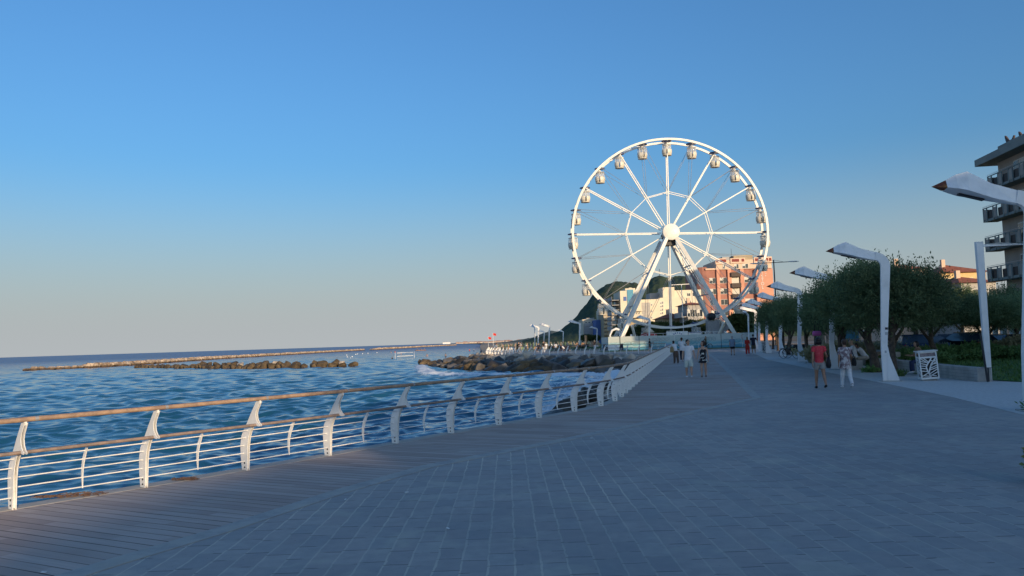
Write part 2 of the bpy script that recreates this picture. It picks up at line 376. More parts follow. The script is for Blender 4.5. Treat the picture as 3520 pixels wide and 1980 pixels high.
# ---------------- sea ----------------
ZS = -1.7
nrg = np.random.default_rng(3)
def build_sea():
    r = [6.0]
    while r[-1] < 600: r.append(r[-1] * 1.0038)
    while r[-1] < 40000: r.append(r[-1] * 1.04)
    r = np.array(r); th = np.radians(np.arange(-50, 27.01, .16))
    RR, TH = np.meshgrid(r, th, indexing='ij'); X = RR * np.sin(TH); Y = RR * np.cos(TH)
    Z = np.zeros_like(X); DX = np.zeros_like(X); DY = np.zeros_like(X); J = np.zeros_like(X)
    shel = np.clip((RR - 8) / 30, .55, 1.0)
    for i in range(120):
        lam = .5 * (7.0 / .5) ** nrg.random(); k = 2 * math.pi / lam
        hd = R(172) + nrg.normal(0, .7); kx, ky = math.sin(hd) * k, math.cos(hd) * k
        a = .0075 * lam ** .5 * (.6 + .8 * nrg.random())
        if lam > 3: a *= .8
        lod = np.clip((1 - RR * .0042 / (lam / 2.6)) * 2, 0, 1) * np.clip((600 - RR) / 200, 0, 1)
        if lod.max() <= 0: continue
        p = kx * X + ky * Y + nrg.random() * 6.283; A = a * lod * shel
        Z += A * np.sin(p); q = .85
        DX += q * A * np.cos(p) * math.sin(hd); DY += q * A * np.cos(p) * math.cos(hd); J += q * A * k * np.sin(p)
    V = np.stack([X + DX, Y + DY, Z], -1).reshape(-1, 3)
    nr, nt_ = X.shape; idx = np.arange(nr * nt_).reshape(nr, nt_)
    Q = np.stack([idx[:-1, :-1], idx[1:, :-1], idx[1:, 1:], idx[:-1, 1:]], -1).reshape(-1, 4)[:, ::-1]
    # foam: near the rocks and walls, plus sharp crests
    wet = [(0.2, 21), (.8, 26), (1.8, 32), (3.6, 42), (6, 54), (9, 68), (10.5, 79)] + [(9, 73.5), (5, 76.5), (1, 79.5), (-3, 82), (-7, 85.5), (-9.5, 90), (-11, 97), (-13, 108), (-15, 125)]
    D = np.full(len(V), 1e3)
    for a, b in zip(wet[:-1], wet[1:]):
        if a == (10.5, 79): continue
        a = np.array(a); b = np.array(b); ab = b - a
        t = np.clip(((V[:, :2] - a) @ ab) / (ab @ ab), 0, 1); D = np.minimum(D, np.linalg.norm(V[:, :2] - (a + t[:, None] * ab), axis=1))
    bay = np.clip(1 - np.hypot((V[:, 0] - 3) / 9, (V[:, 1] - 62) / 34), 0, 1)
    foam = np.exp(-D / 1.1) * .62 + np.exp(-D / 7) * .25 + bay * .30
    sp = np.exp(-((V[:, 0] + 9) ** 2 / 18 + (V[:, 1] - 90) ** 2 / 60)); foam += sp * .16
    crest = np.clip((J.reshape(-1) - .75) * .8, 0, .5); foam = np.clip(foam + crest, 0, 1)
    V[:, 2] += .35 * np.exp(-D / 1.3) * (nrg.random(len(V)) * .5 + .5) * (D < 6)
    m, t = new('sea_water'); pos = t.n('ShaderNodeNewGeometry').outputs['Position']
    at = t.n('ShaderNodeAttribute', attribute_name='foam')
    cb = t.n('ShaderNodeVectorMath', operation='MULTIPLY'); t.l(pos, cb.inputs[0]); cb.inputs[1].default_value = (1, .6, 1)
    n1 = t.noise(cb.outputs[0], 1.1, 7, .68, 1.2); n2 = t.noise(pos, 5.5, 5, .6, .4)
    thr = t.math('ADD', t.math('MULTIPLY', n1, .75), t.math('MULTIPLY', n2, .25))
    f = t.ramp(t.math('SUBTRACT', t.math('ADD', at.outputs['Fac'], .0), thr), -.13, .12)
    base = t.mix(t.ramp(t.noise(pos, .035, 3), .4, .62), (.012, .082, .15), (.016, .10, .175))
    milk = t.mix(t.math('MULTIPLY', t.ramp(at.outputs['Fac'], .1, .7), .8), base, (.13, .28, .40))
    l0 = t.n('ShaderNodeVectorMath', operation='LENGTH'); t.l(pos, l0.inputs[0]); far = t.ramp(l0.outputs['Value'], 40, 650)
    milk = t.mix(far, milk, (.065, .19, .40)); t.l(t.math('MULTIPLY_ADD', far, -.38, .5), t.b.inputs['Specular IOR Level'])  # far blue imitates sky reflected by wave slopes, mixed into the base colour
    c = t.mix(f, milk, (.70, .76, .80)); t.l(c, t.b.inputs['Base Color'])
    t.l(t.math('MULTIPLY_ADD', f, .6, .07), t.b.inputs['Roughness']); t.b.inputs['IOR'].default_value = 1.33
    v2 = t.n('ShaderNodeVectorMath', operation='MULTIPLY'); t.l(pos, v2.inputs[0]); v2.inputs[1].default_value = (.75, 1.2, 1)
    w1 = t.noise(v2.outputs[0], 3.2, 5, .6, .3); w2 = t.noise(v2.outputs[0], 2.4, 6, .65)
    h = t.math('ADD', t.math('MULTIPLY', w1, .06), t.math('MULTIPLY', w2, .14))
    t.bump(h, .04, 1.0)
    bn = [n for n in t.t.nodes if n.bl_idname == 'ShaderNodeBump'][-1]
    nz = t.n('ShaderNodeTexNoise'); nz.inputs['Scale'].default_value = .9; nz.inputs['Detail'].default_value = 6; nz.inputs['Roughness'].default_value = .65
    v3 = t.n('ShaderNodeVectorMath', operation='MULTIPLY'); t.l(pos, v3.inputs[0]); v3.inputs[1].default_value = (.42, 1.0, 1); t.l(v3.outputs[0], nz.inputs['Vector'])
    off = t.n('ShaderNodeVectorMath', operation='SUBTRACT'); t.l(nz.outputs['Color'], off.inputs[0]); off.inputs[1].default_value = (.5, .5, .5)
    ln = t.n('ShaderNodeVectorMath', operation='LENGTH'); t.l(pos, ln.inputs[0])
    k = t.math('MULTIPLY', t.ramp(ln.outputs['Value'], 30, 400), 1.2)
    kv = t.n('ShaderNodeCombineXYZ'); t.l(k, kv.inputs[0]); t.l(k, kv.inputs[1])
    mu = t.n('ShaderNodeVectorMath', operation='MULTIPLY'); t.l(off.outputs[0], mu.inputs[0]); t.l(kv.outputs[0], mu.inputs[1])
    nz2 = t.n('ShaderNodeTexNoise'); nz2.inputs['Scale'].default_value = 3.4; nz2.inputs['Detail'].default_value = 4; nz2.inputs['Roughness'].default_value = .6; t.l(v3.outputs[0], nz2.inputs['Vector'])
    of2 = t.n('ShaderNodeVectorMath', operation='SUBTRACT'); t.l(nz2.outputs['Color'], of2.inputs[0]); of2.inputs[1].default_value = (.5, .5, .5)
    mu2 = t.n('ShaderNodeVectorMath', operation='MULTIPLY'); t.l(of2.outputs[0], mu2.inputs[0]); mu2.inputs[1].default_value = (.0, .0, 0)
    ad0 = t.n('ShaderNodeVectorMath', operation='ADD'); t.l(bn.outputs[0], ad0.inputs[0]); t.l(mu2.outputs[0], ad0.inputs[1])
    ad = t.n('ShaderNodeVectorMath', operation='ADD'); t.l(ad0.outputs[0], ad.inputs[0]); t.l(mu.outputs[0], ad.inputs[1])
    no = t.n('ShaderNodeVectorMath', operation='NORMALIZE'); t.l(ad.outputs[0], no.inputs[0]); t.l(no.outputs[0], t.b.inputs['Normal'])
    df = t.n('ShaderNodeBsdfDiffuse'); df.inputs['Color'].default_value = (.042, .165, .35, 1); mxs = t.n('ShaderNodeMixShader'); t.l(t.math('MULTIPLY_ADD', far, .72, .0), mxs.inputs[0]); t.l(t.b.outputs[0], mxs.inputs[1]); t.l(df.outputs[0], mxs.inputs[2])  # plain diffuse blue replaces the mirrored sky on distant water
    fmx = t.n('ShaderNodeMixShader'); t.l(f, fmx.inputs[0]); t.l(mxs.outputs[0], fmx.inputs[1]); t.l(t.b.outputs[0], fmx.inputs[2])
    out = [n for n in t.t.nodes if n.bl_idname == 'ShaderNodeOutputMaterial'][0]; t.l(fmx.outputs[0], out.inputs['Surface'])
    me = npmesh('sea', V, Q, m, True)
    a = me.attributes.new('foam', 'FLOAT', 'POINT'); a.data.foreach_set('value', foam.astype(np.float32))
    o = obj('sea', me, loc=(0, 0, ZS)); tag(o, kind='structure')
build_sea()
# ---------------- railings ----------------
PROF = [(0, 0), (-.03, .2), (-.04, .38), (-.01, .52), (.05, .62), (.15, .74), (.23, .86), (.305, .96), (.38, 1.06), (.47, 1.06), (.43, 1.0), (.375, .92), (.36, .86), (.375, .79), (.42, .735), (.47, .705), (.45, .685), (.40, .69), (.34, .73), (.29, .71), (.22, .61), (.17, .5), (.145, .36), (.14, .2), (.13, 0)]
ROD_U = [(.065, .14), (.05, .26), (.055, .38), (.09, .50), (.16, .615)]
def railing(name, label, P, posts, zbase=0.0, fine=True):
    """P: ground points of the posts; posts lean inward (right of travel)."""
    t = thing(name, label, 'railing', (P[0].x, P[0].y, zbase)); o0 = Vector((P[0].x, P[0].y, 0))
    pm = MB(); pm.prism(PROF, (0, .017, 0), (1, 0, 0), (0, 0, 1), .011); pm.prism(PROF, (0, -.017, 0), (1, 0, 0), (0, 0, 1), .011)
    pm.prism([(.04, .02), (.11, .02), (.11, .6), (.05, .6)], (0, 0, 0), (1, 0, 0), (0, 0, 1), .02)
    pm.prism([(.385, 1.03), (.45, 1.03), (.46, 1.075), (.41, 1.075)], (0, 0, 0), (1, 0, 0), (0, 0, 1), .026)
    pme = pm.mesh('railing_post', WHITE)
    bmes = [MB().ell((.075, -.026, z), (.014, .009, .014), 8, 6).mesh('bolt', DARK) for z in (.05, .115)]
    bl = MB(); bl.prism([(.065, .125), (.035, .26), (.035, .38), (.075, .52), (.15, .64), (.20, .69), (.225, .68), (.175, .58), (.115, .46), (.085, .36), (.075, .26), (.075, .125)], (0, 0, 0), (1, 0, 0), (0, 0, 1), .012)
    bl.tube([(.2, 0, .675), (.31, 0, .705)], .009, 6)
    blm = bl.mesh('railing_baluster', WHITE)
    def fr(p, tg):
        n = Vector((tg.y, -tg.x, 0)); return Matrix(((n.x, tg.x, 0, p.x - o0.x), (n.y, tg.y, 0, p.y - o0.y), (n.z, tg.z, 1, 0), (0, 0, 0, 1)))
    for i, p in enumerate(P):
        if i >= posts: break
        tg = tang(P, i); o = obj('post', pme, t); o.matrix_local = fr(p, tg)
        if fine and i < 16:
            for b in bmes: obj('bolt', b, o)
        if i + 1 < len(P) and i < 45:
            q = (P[i] + P[i + 1]) / 2; tq = (P[i + 1] - P[i]).normalized(); o = obj('baluster', blm, t); o.matrix_local = fr(q, tq)
    def line(u, z, n=1):
        out = []
        for i, p in enumerate(P):
            tg = tang(P, i); out.append(p - o0 + Vector((tg.y, -tg.x, 0)) * u + Vector((0, 0, z)))
        return out
    m = MB(); m.tube(line(.44, 1.10), .031, 10); m.build('handrail', WOODRAIL, t)
    m = MB(); m.tube(line(.365, .705), .023, 8); m.build('lower_handrail', GREYRAIL, t)
    for u, z in ROD_U:
        m = MB(); m.tube(line(u, z), .0085, 6); m.build('rod', WHITE, t)
    L = line(.44, 1.10)
    for i in range(1, min(len(P) - 1, 24)):
        tg = tang(P, i); c = L[i] + tg * .12
        MB().tube([c - tg * .02, c + tg * .02], 0.033, 12, smooth=False).build('rail_clamp', STEEL, t)
    return t
railing('railing', 'white steel railing with brown handrail running along the timber deck beside the sea', RAILP, 60)
railing('railing', 'white steel railing around the far jetty above the boulders', JET, 60, fine=False)

# ---------------- street lamps with folded sheet arms ----------------
def lamp_meshes():
    S = {}
    m = MB()                                     # pole: tapered box section, arm to -X
    zs = [.02, .5, 1.05, 1.2, 4.15]; wx = [.24, .21, .20, .20, .31]; wy = [.12, .12, .12, .12, .13]
    vs = []
    for z, a, b in zip(zs, wx, wy):
        for x, y in ((-a / 2, -b / 2), (a / 2, -b / 2), (a / 2, b / 2), (-a / 2, b / 2)): vs.append((x + .215 * max(0, z - 1.2) / 2.95 + (.02 if z < .1 else 0), y, z))
    fs = [(3, 2, 1, 0), (16, 17, 18, 19)]
    for i in range(4):
        for k in range(4): l = (k + 1) % 4; fs.append((i * 4 + k, i * 4 + l, i * 4 + 4 + l, i * 4 + 4 + k))
    m.add(vs, fs); S['pole'] = m
    m = MB()                                     # triangular fin that flares towards the foot
    m.add([(.05, -.09, .02), (.42, -.16, .02), (.42, .16, .02), (.05, .09, .02), (.09, -.07, 1.25), (.115, -.07, 1.25), (.115, .07, 1.25), (.09, .07, 1.25), (.16, -.085, .9), (.16, .085, .9)],
          [(3, 2, 1, 0), (4, 5, 6, 7), (0, 1, 8, 5, 4), (3, 7, 6, 9, 2), (1, 2, 9, 8), (8, 9, 6, 5), (0, 4, 7, 3)]); S['fin'] = m
    m = MB(); m.bx(-.2, .48, -.2, .2, 0, .03); S['plinth'] = m
    # bent elbow and roof-shaped arm
    m = MB(); cs = []
    for k in range(7):
        a = R(90 * k / 6 * .89); rad_i, rad_o = .24, .55; c = Vector((-.16, 0, 4.15))
        cs.append((c + Vector((math.cos(a) * rad_i - .02, 0, math.sin(a) * rad_i)), c + Vector((math.cos(a) * rad_o - .02, 0, math.sin(a) * rad_o * .95))))
    vs = []
    for (pi, po) in cs:
        for y, p in ((-.065, pi), (-.065, po), (.065, po), (.065, pi)): vs.append((p.x, y, p.z))
    fs = [(0, 1, 2, 3)]
    for i in range(6):
        for k in range(4): l = (k + 1) % 4; fs.append((i * 4 + k, i * 4 + 4 + k, i * 4 + 4 + l, i * 4 + l))
    fs.append(tuple(24 + k for k in (3, 2, 1, 0))); m.add(vs, fs); S['elbow'] = m
    m = MB()                                     # arm: ridged shell from the elbow (x -.4) to the tip (x -2.2)
    ei, eo = cs[-1]
    sec = [(ei.x + .004, ei.z, eo.x + .004, eo.z, .067), (-.62, 4.49, -.6, 4.83, .17), (-1.14, 4.63, -1.08, 5.09, .33), (-1.34, 4.69, -1.30, 5.03, .29), (-1.52, 4.735, -1.50, 4.92, .19)]
    vs = []
    for xb, zb, xt, zt, h in sec:
        vs += [(xb, -h, zb), (xt, -h * .22, zt), (xt, h * .22, zt), (xb, h, zb), (xb, h * .55, zb - .03), (xb, -h * .55, zb - .03)]
    fs = [(0, 1, 2, 3, 4, 5)]
    for i in range(4):
        for k in range(6): l = (k + 1) % 6; fs.append((i * 6 + k, i * 6 + 6 + k, i * 6 + 6 + l, i * 6 + l))
    n = 24; fs.append(tuple(n + k for k in (5, 4, 3, 2, 1, 0))); m.add(vs, fs); S['arm'] = m
    m = MB(); xb, zb, xt, zt, h = sec[-1]; xb -= .002; xt -= .002
    m.add([(xb, -h, zb), (xt, -h * .22, zt), (xt, h * .22, zt), (xb, h, zb), (xb, 0, zb - .03), (-1.78, 0, 4.79)], [(0, 1, 5), (1, 2, 5), (2, 3, 5), (3, 4, 5), (4, 0, 5), (4, 3, 2, 1, 0)]); S['tip'] = m
    m = MB(); m.beam((-1.25, 0, 4.615), (-.75, 0, 4.475), .14, .03); S['luminaire'] = m
    for i, (x0, x1, z0, z1) in enumerate(((.06, .15, 1.85, 1.93), (.05, .15, 1.66, 1.76), (.0, .06, 1.02, 1.1))): S['sticker%d' % i] = MB().bx(x0, x1, -.072, -.064, z0, z1)
    return S
STICK2 = M('faded_sticker', (.45, .46, .48), .6)
_LS = lamp_meshes()
_LM = {k: v.mesh(k, {'tip': RUST, 'plinth': CONC, 'luminaire': DARK, 'sticker0': DARK, 'sticker1': STICK2, 'sticker2': STICK2}.get(k, LAMPW)) for k, v in _LS.items()}
def lamp(x, y, label, rz=HP * -1, group='folded white street lamps on the promenade', s=1.0, z=0, rust=True, sticker=False, lean=0.0):
    t = thing('street_lamp', label, 'street lamp', (x, y, z), rz, group); t.scale = (s, s, s); t.rotation_euler = (0, lean, rz)
    for k in ('pole', 'fin', 'plinth', 'arm', 'luminaire'): obj({'fin': 'base_fin'}.get(k, k), _LM[k], t)
    e = obj('elbow', _LM['elbow'], t)
    o = obj('arm_tip', _LM['tip'], t)
    if rust: o['label'] = 'rust stained arm tip'
    else: o.data = _LM['tip_white']
    if sticker:
        for i in range(3): obj('sticker', _LM['sticker%d' % i], t)
    return t
_LM['tip_white'] = _LS['tip'].mesh('tip_white', LAMPW)
lamp(11.06, 16.7, 'nearest white folded street lamp with rusted arm tip, at the paving edge', rz=-HP + R(4), sticker=True, s=1.03, lean=R(2.0))
lamp(13.3, 27.72, 'tall white folded street lamp with dark sticker, between the leaning trunk and bin', sticker=True)
lamp(15.48, 37.55, 'white folded street lamp behind the woman in red, its pole half hidden in leaves')
lamp(17.76, 47.96, 'white folded street lamp beside the parked black bicycle')
lamp(20.73, 59.95, 'white folded street lamp just beyond the dark bicycle')
lamp(23.3, 71.0, 'white folded street lamp next to the far litter bin')
lamp(25.0, 78.5, 'white folded street lamp just past the far litter bin, by the man in black')
lamp(27.6, 88, 'white folded street lamp hidden in the trees behind the man in black')
lamp(31.9, 104.5, 'white street lamp lit by the sun, standing against the painted hoarding', rz=R(55), rust=False)
JG = 'white street lamps on the jetty'
def jlamp(px, d, label, rz, s=1.0):
    p = PG(px, 1190); p = ray(px, 1190); k = d / p.y; lamp(p.x * k, d, label, rz, JG, s, rust=False)
jlamp(1839, 150, 'sunlit white jetty lamp with its head turned away, overlapping a grey one', R(-75))
jlamp(1850, 164, 'shaded grey white jetty lamp leaning its head left, behind a sunlit one', R(-6), 1.06)
jlamp(1887, 143, 'sunlit white jetty lamp between the overlapping pair and the people in white trousers', R(-8))
jlamp(1870, 232, 'distant grey lamp beyond the jetty, pale against the sky', R(-8))
jlamp(1936, 240, 'distant grey lamp in front of the foot of the hill', R(-8))
jlamp(1992, 125, 'tallest sunlit white jetty lamp, in front of the hill', R(-10))
jlamp(2052, 195, 'small sunlit lamp in front of the blue house', R(-12))
jlamp(2232, 112, 'sunlit white lamp standing in front of the hoarding near the walker', R(-20))
jlamp(2358, 185, 'small pale lamp behind the hoarding under the wheel', R(-14))

# straight lamp on the low wall, with one flat horizontal arm
t = thing('street_lamp', 'straight tapered white lamp post with flat horizontal arm behind the low wall end', 'street lamp', (16.2, 26.45, 0), R(-5))
m = MB(); vs = []
for z, a in ((0, .17), (4.78, .235)):
    for x, y in ((-1, -.6), (1, -.6), (1, .6), (-1, .6)): vs.append((x * a / 2, y * a / 2, z))
m.add(vs, [(3, 2, 1, 0), (4, 5, 6, 7), (0, 1, 5, 4), (1, 2, 6, 5), (2, 3, 7, 6), (3, 0, 4, 7)]); m.build('pole', LAMPW, t)
m = MB(); m.add([(.1, -.05, 4.60), (1.5, -.02, 4.62), (1.5, .02, 4.62), (.1, .05, 4.60), (.1, -.05, 4.68), (.6, -.11, 4.72), (1.5, -.02, 4.64), (1.5, .02, 4.64), (.6, .11, 4.72), (.1, .05, 4.68)],
      [(0, 3, 2, 1), (4, 5, 8, 9), (5, 6, 7, 8), (0, 1, 6, 5, 4), (3, 9, 8, 7, 2), (1, 2, 7, 6), (0, 4, 9, 3)]); m.build('arm', LAMPW, t)
m = MB(); m.bx(.5, 1.35, -.05, .05, 4.585, 4.60); m.build('luminaire', DARK, t)
tag(MB().beam((0, 0, 0), (-.12, 0, 1.62), .045, .045).build('iron_post', DARK, None, (15.72, 25.74, 0)), 'thin dark iron post leaning against the low wall end', 'post')

# tall double armed road light
t = thing('road_light', 'tall dark road light with two white heads rising above the trees', 'road light', (34.3, 100, 0))
m = MB(); m.tube([(0, 0, 0), (0, 0, 11.4)], [.11, .07], 10); m.build('pole', DARK, t)
m = MB(); m.tube([(-2.0, 0, 11.0), (2.2, 0, 11.1)], .045, 8); m.beam((0, 0, 11.4), (1.3, 0, 11.1), .03, .03); m.beam((0, 0, 11.4), (-1.3, 0, 11.05), .03, .03); m.build('cross_arm', DARK, t)
for x, z in ((2.6, 11.12), (-2.4, 11.0)):
    m = MB(); m.ell((x, 0, z), (.75, .2, .09), 12, 6); m.build('lamp_head', WHITE, t)

# ---------------- boulders ----------------
ROCKDRY = M('dry_rock', (.46, .40, .33), .85, (.32, .275, .225), 1.2, bump=.6, bscale=5, rand=.22, bdist=.05)
ROCKMID = M('grey_rock', (.16, .145, .13), .8, (.075, .07, .065), 1.3, bump=.6, bscale=5, rand=.3, bdist=.05)
ROCKWET = M('wet_rock', (.062, .055, .045), .45, (.034, .032, .028), 1.3, bump=.6, bscale=5, rand=.3, bdist=.05)
ROCKBRN = M('brown_weedy_rock', (.125, .088, .045), .7, (.065, .048, .028), 1.2, bump=.6, bscale=5, rand=.25, bdist=.05)
def rock_mesh(name, seed, mat):
    r = random.Random(seed); bm = bmesh.new()
    for _ in range(26):
        v = Vector((r.gauss(0, 1), r.gauss(0, 1), r.gauss(0, 1))).normalized()
        v = Vector((max(-.72, min(.72, v.x)), max(-.66, min(.66, v.y)), max(-.6, min(.6, v.z)))) * r.uniform(.85, 1.0)
        bm.verts.new(v)
    res = bmesh.ops.convex_hull(bm, input=bm.verts)
    bmesh.ops.delete(bm, geom=list({g for g in res['geom_interior'] + res['geom_unused'] if isinstance(g, bmesh.types.BMVert)}), context='VERTS')
    bmesh.ops.bevel(bm, geom=bm.edges[:], offset=.06, segments=2, affect='EDGES', profile=.6, clamp_overlap=True)
    bmesh.ops.triangulate(bm, faces=bm.faces[:]); bmesh.ops.subdivide_edges(bm, edges=[e for e in bm.edges if e.calc_length() > .3], cuts=1)
    for v in bm.verts: v.co *= 1 + .07 * mnoise.noise(v.co * 3.1 + Vector((seed, 0, 0)))
    me = bpy.data.meshes.new(name); bm.to_mesh(me); bm.free(); me.materials.append(mat)
    for p in me.polygons: p.use_smooth = True
    return me
RK = {n: [rock_mesh('boulder_' + n, 10 * k + i, mt) for i in range(6)] for k, (n, mt) in enumerate((('dry', ROCKDRY), ('mid', ROCKMID), ('wet', ROCKWET), ('brown', ROCKBRN)))}
def rock(p, s, typ, label, group):
    o = obj('boulder', rng.choice(RK[typ])); o.location = p
    o.rotation_euler = (rng.uniform(-.5, .5), rng.uniform(-.5, .5), rng.uniform(0, 6.28))
    o.scale = (s * rng.uniform(.85, 1.25), s * rng.uniform(.75, 1.1), s * rng.uniform(.65, .95)); return tag(o, label, 'boulder', group)
# jetty revetment, four courses from the edge down to the water
def revet(path, courses, step, group, lab):
    for ci, (off, z, s, typ) in enumerate(courses):
        Q = resample(offset(path, off), step * s)
        for q in Q:
            ty = rng.choice(typ)
            rock((q.x + rng.uniform(-.25, .25), q.y + rng.uniform(-.25, .25), z + rng.uniform(-.15, .15)), s * rng.uniform(.8, 1.2), ty, lab[ty], group)
LABJ = {'dry': 'pale dry boulder near the top of the jetty bank under the railing', 'mid': 'grey boulder in the jetty bank between railing and water', 'wet': 'dark wet boulder in the jetty bank close to the water', 'brown': 'brown weedy boulder at the waterline of the jetty bank'}
JR = JET
revet(JR, [(1.0, -.42, .95, ['dry']), (2.5, -.72, 1.1, ['dry', 'mid', 'mid', 'dry']), (4.2, -1.05, 1.3, ['mid', 'wet', 'wet']), (5.9, -1.4, 1.45, ['mid', 'wet', 'brown']), (7.4, -1.75, 1.3, ['brown', 'wet', 'mid'])], 1.42, 'boulders of the jetty bank', LABJ)
# low spit of rocks beyond the head of the jetty
for i in range(18):
    f = i / 17; x = -8.5 - 8.5 * f + rng.uniform(-1, 1); y = 108 + 38 * f + rng.uniform(-3, 3)
    rock((x, y, -1.35 - .25 * f + rng.uniform(-.15, .1)), rng.uniform(.8, 1.2), 'brown' if f > .3 else 'mid', 'low brown boulder in the spit running out from the head of the jetty', 'boulders of the low spit')
# bank below the near railing
NB = [p for p in RAILP if 20 < p.y < 60]
LABN = {'dry': 'pale boulder against the sea wall below the near railing', 'mid': 'grey boulder on the bank below the near railing', 'wet': 'black wet boulder washed by foam below the near railing'}
revet(NB, [(.8, -.8, .5, ['dry', 'dry', 'mid']), (1.6, -1.1, .6, ['mid', 'wet', 'dry']), (2.5, -1.4, .6, ['wet'])], 1.9, 'boulders below the near railing', LABN)
for x, y, z, s, ty in [(.75, 24.0, -.95, .55, 'wet'), (1.2, 25.3, -.8, .6, 'wet'), (1.75, 26.8, -.6, .62, 'wet'), (2.2, 28.2, -.45, .65, 'wet'), (2.75, 29.6, -.35, .6, 'wet'), (3.3, 31.4, -.2, .62, 'wet'), (.15, 22.5, -1.2, .42, 'wet'), (-.3, 21.0, -1.45, .36, 'dry'), (.55, 21.4, -1.2, .38, 'dry'), (1.3, 22.6, -1.0, .42, 'dry'), (1.95, 24.0, -.85, .45, 'dry'), (2.45, 25.6, -.8, .42, 'mid'), (2.9, 27.3, -.65, .45, 'dry'), (3.2, 28.9, -.6, .4, 'mid'), (1.1, 20.7, -1.15, .33, 'mid'), (.2, 24.4, -1.45, .5, 'wet'), (.9, 26.6, -1.35, .55, 'wet'), (1.5, 28.6, -1.25, .6, 'wet'), (2.2, 30.8, -1.1, .65, 'wet'), (1.6, 23.2, -.95, .35, 'dry'), (2.2, 24.9, -.7, .3, 'dry'), (-.05, 23.4, -1.5, .4, 'wet')]:
    rock((x, y, z), s, ty, LABN[ty], 'boulders below the near railing')
# near breakwater
bw = [(-28.6, 137), (-33, 137.5), (-40, 139.5), (-47, 143.5), (-53, 148), (-62, 157), (-72, 167), (-83, 178), (-93, 189)]
Q = resample(bw, 1.9)
for i, q in enumerate(Q):
    f = i / len(Q); hh = 1.0 if .03 < f < .55 else .62
    rock((q.x, q.y, ZS + .15), rng.uniform(.95, 1.3) * (.75 + .35 * hh), 'brown', 'low brown boulder at the waterline of the nearer breakwater', 'boulders of the nearer breakwater')
    if f < .6 and rng.random() < .8: rock((q.x + rng.uniform(-.5, .5), q.y + .9, ZS + .55 * hh + .1), rng.uniform(.8, 1.15), 'brown' if rng.random() < .8 else 'dry', 'brown boulder on top of the nearer breakwater', 'boulders of the nearer breakwater')
rock((-27.4, 134, ZS - .1), .7, 'brown', 'lone brown rock just off the end of the nearer breakwater', None)
# far breakwater: many hundreds of stones
def breakwater(path, name, step, smin, smax):
    V = []; F = []; n = 0
    for typ in ('dry',):
        for q in resample(path, step):
            f = (q - Vector((path[0][0], path[0][1], 0))).length
            for row, (dy, z) in enumerate(((0, .1), (1.3, .75), (2.2, .35))):
                if row == 1 and f < 14: continue
                me = rng.choice(RK['dry']); s = rng.uniform(smin, smax); a = rng.uniform(0, 6.28); ca, sa = math.cos(a), math.sin(a)
                for v in me.vertices: c = v.co; V.append((q.x + dy * .35 + (c.x * ca - c.y * sa) * s * 1.15, q.y + dy + (c.x * sa + c.y * ca) * s, z + c.z * s * .8))
                for p in me.polygons: F.append(tuple(i + n for i in p.vertices))
                n += len(me.vertices)
    me = bpy.data.meshes.new(name); me.from_pydata(V, [], F); me.materials.append(mat_bw()); o = obj(name, me, loc=(0, 0, ZS))
    return o
def mat_bw():
    if 'bw' in MATS: return MATS['bw']
    m, t = new('breakwater_rock'); pos = t.n('ShaderNodeNewGeometry').outputs['Position']; s = t.n('ShaderNodeSeparateXYZ'); t.l(pos, s.inputs[0])
    dry = t.mix(t.ramp(t.noise(pos, .55, 3), .35, .62), (.50, .40, .30), (.24, .175, .12))
    c = t.mix(t.ramp(t.math('ADD', s.outputs[2], t.math('MULTIPLY', t.noise(pos, .8, 2), .6)), ZS + .55, ZS + 1.0), (.085, .055, .03), dry)
    t.l(c, t.b.inputs['Base Color']); t.b.inputs['Roughness'].default_value = .85; MATS['bw'] = m; return m
o = breakwater([(-124, 196), (-118, 203), (-114, 216), (-116, 240), (-121, 280), (-126, 340), (-127, 440), (-124, 630)], 'far_breakwater', 1.9, .95, 1.5)
tag(o, 'long line of pale stones forming the farther breakwater, receding to the horizon', 'breakwater', kind='stuff')
o = breakwater([(-118, 640), (-112, 760), (-110, 1000), (-90, 1180)], 'distant_breakwater', 5.0, 1.8, 2.6)
tag(o, 'distant pale streak of stones continuing the breakwater before the far coast', 'breakwater', kind='stuff')
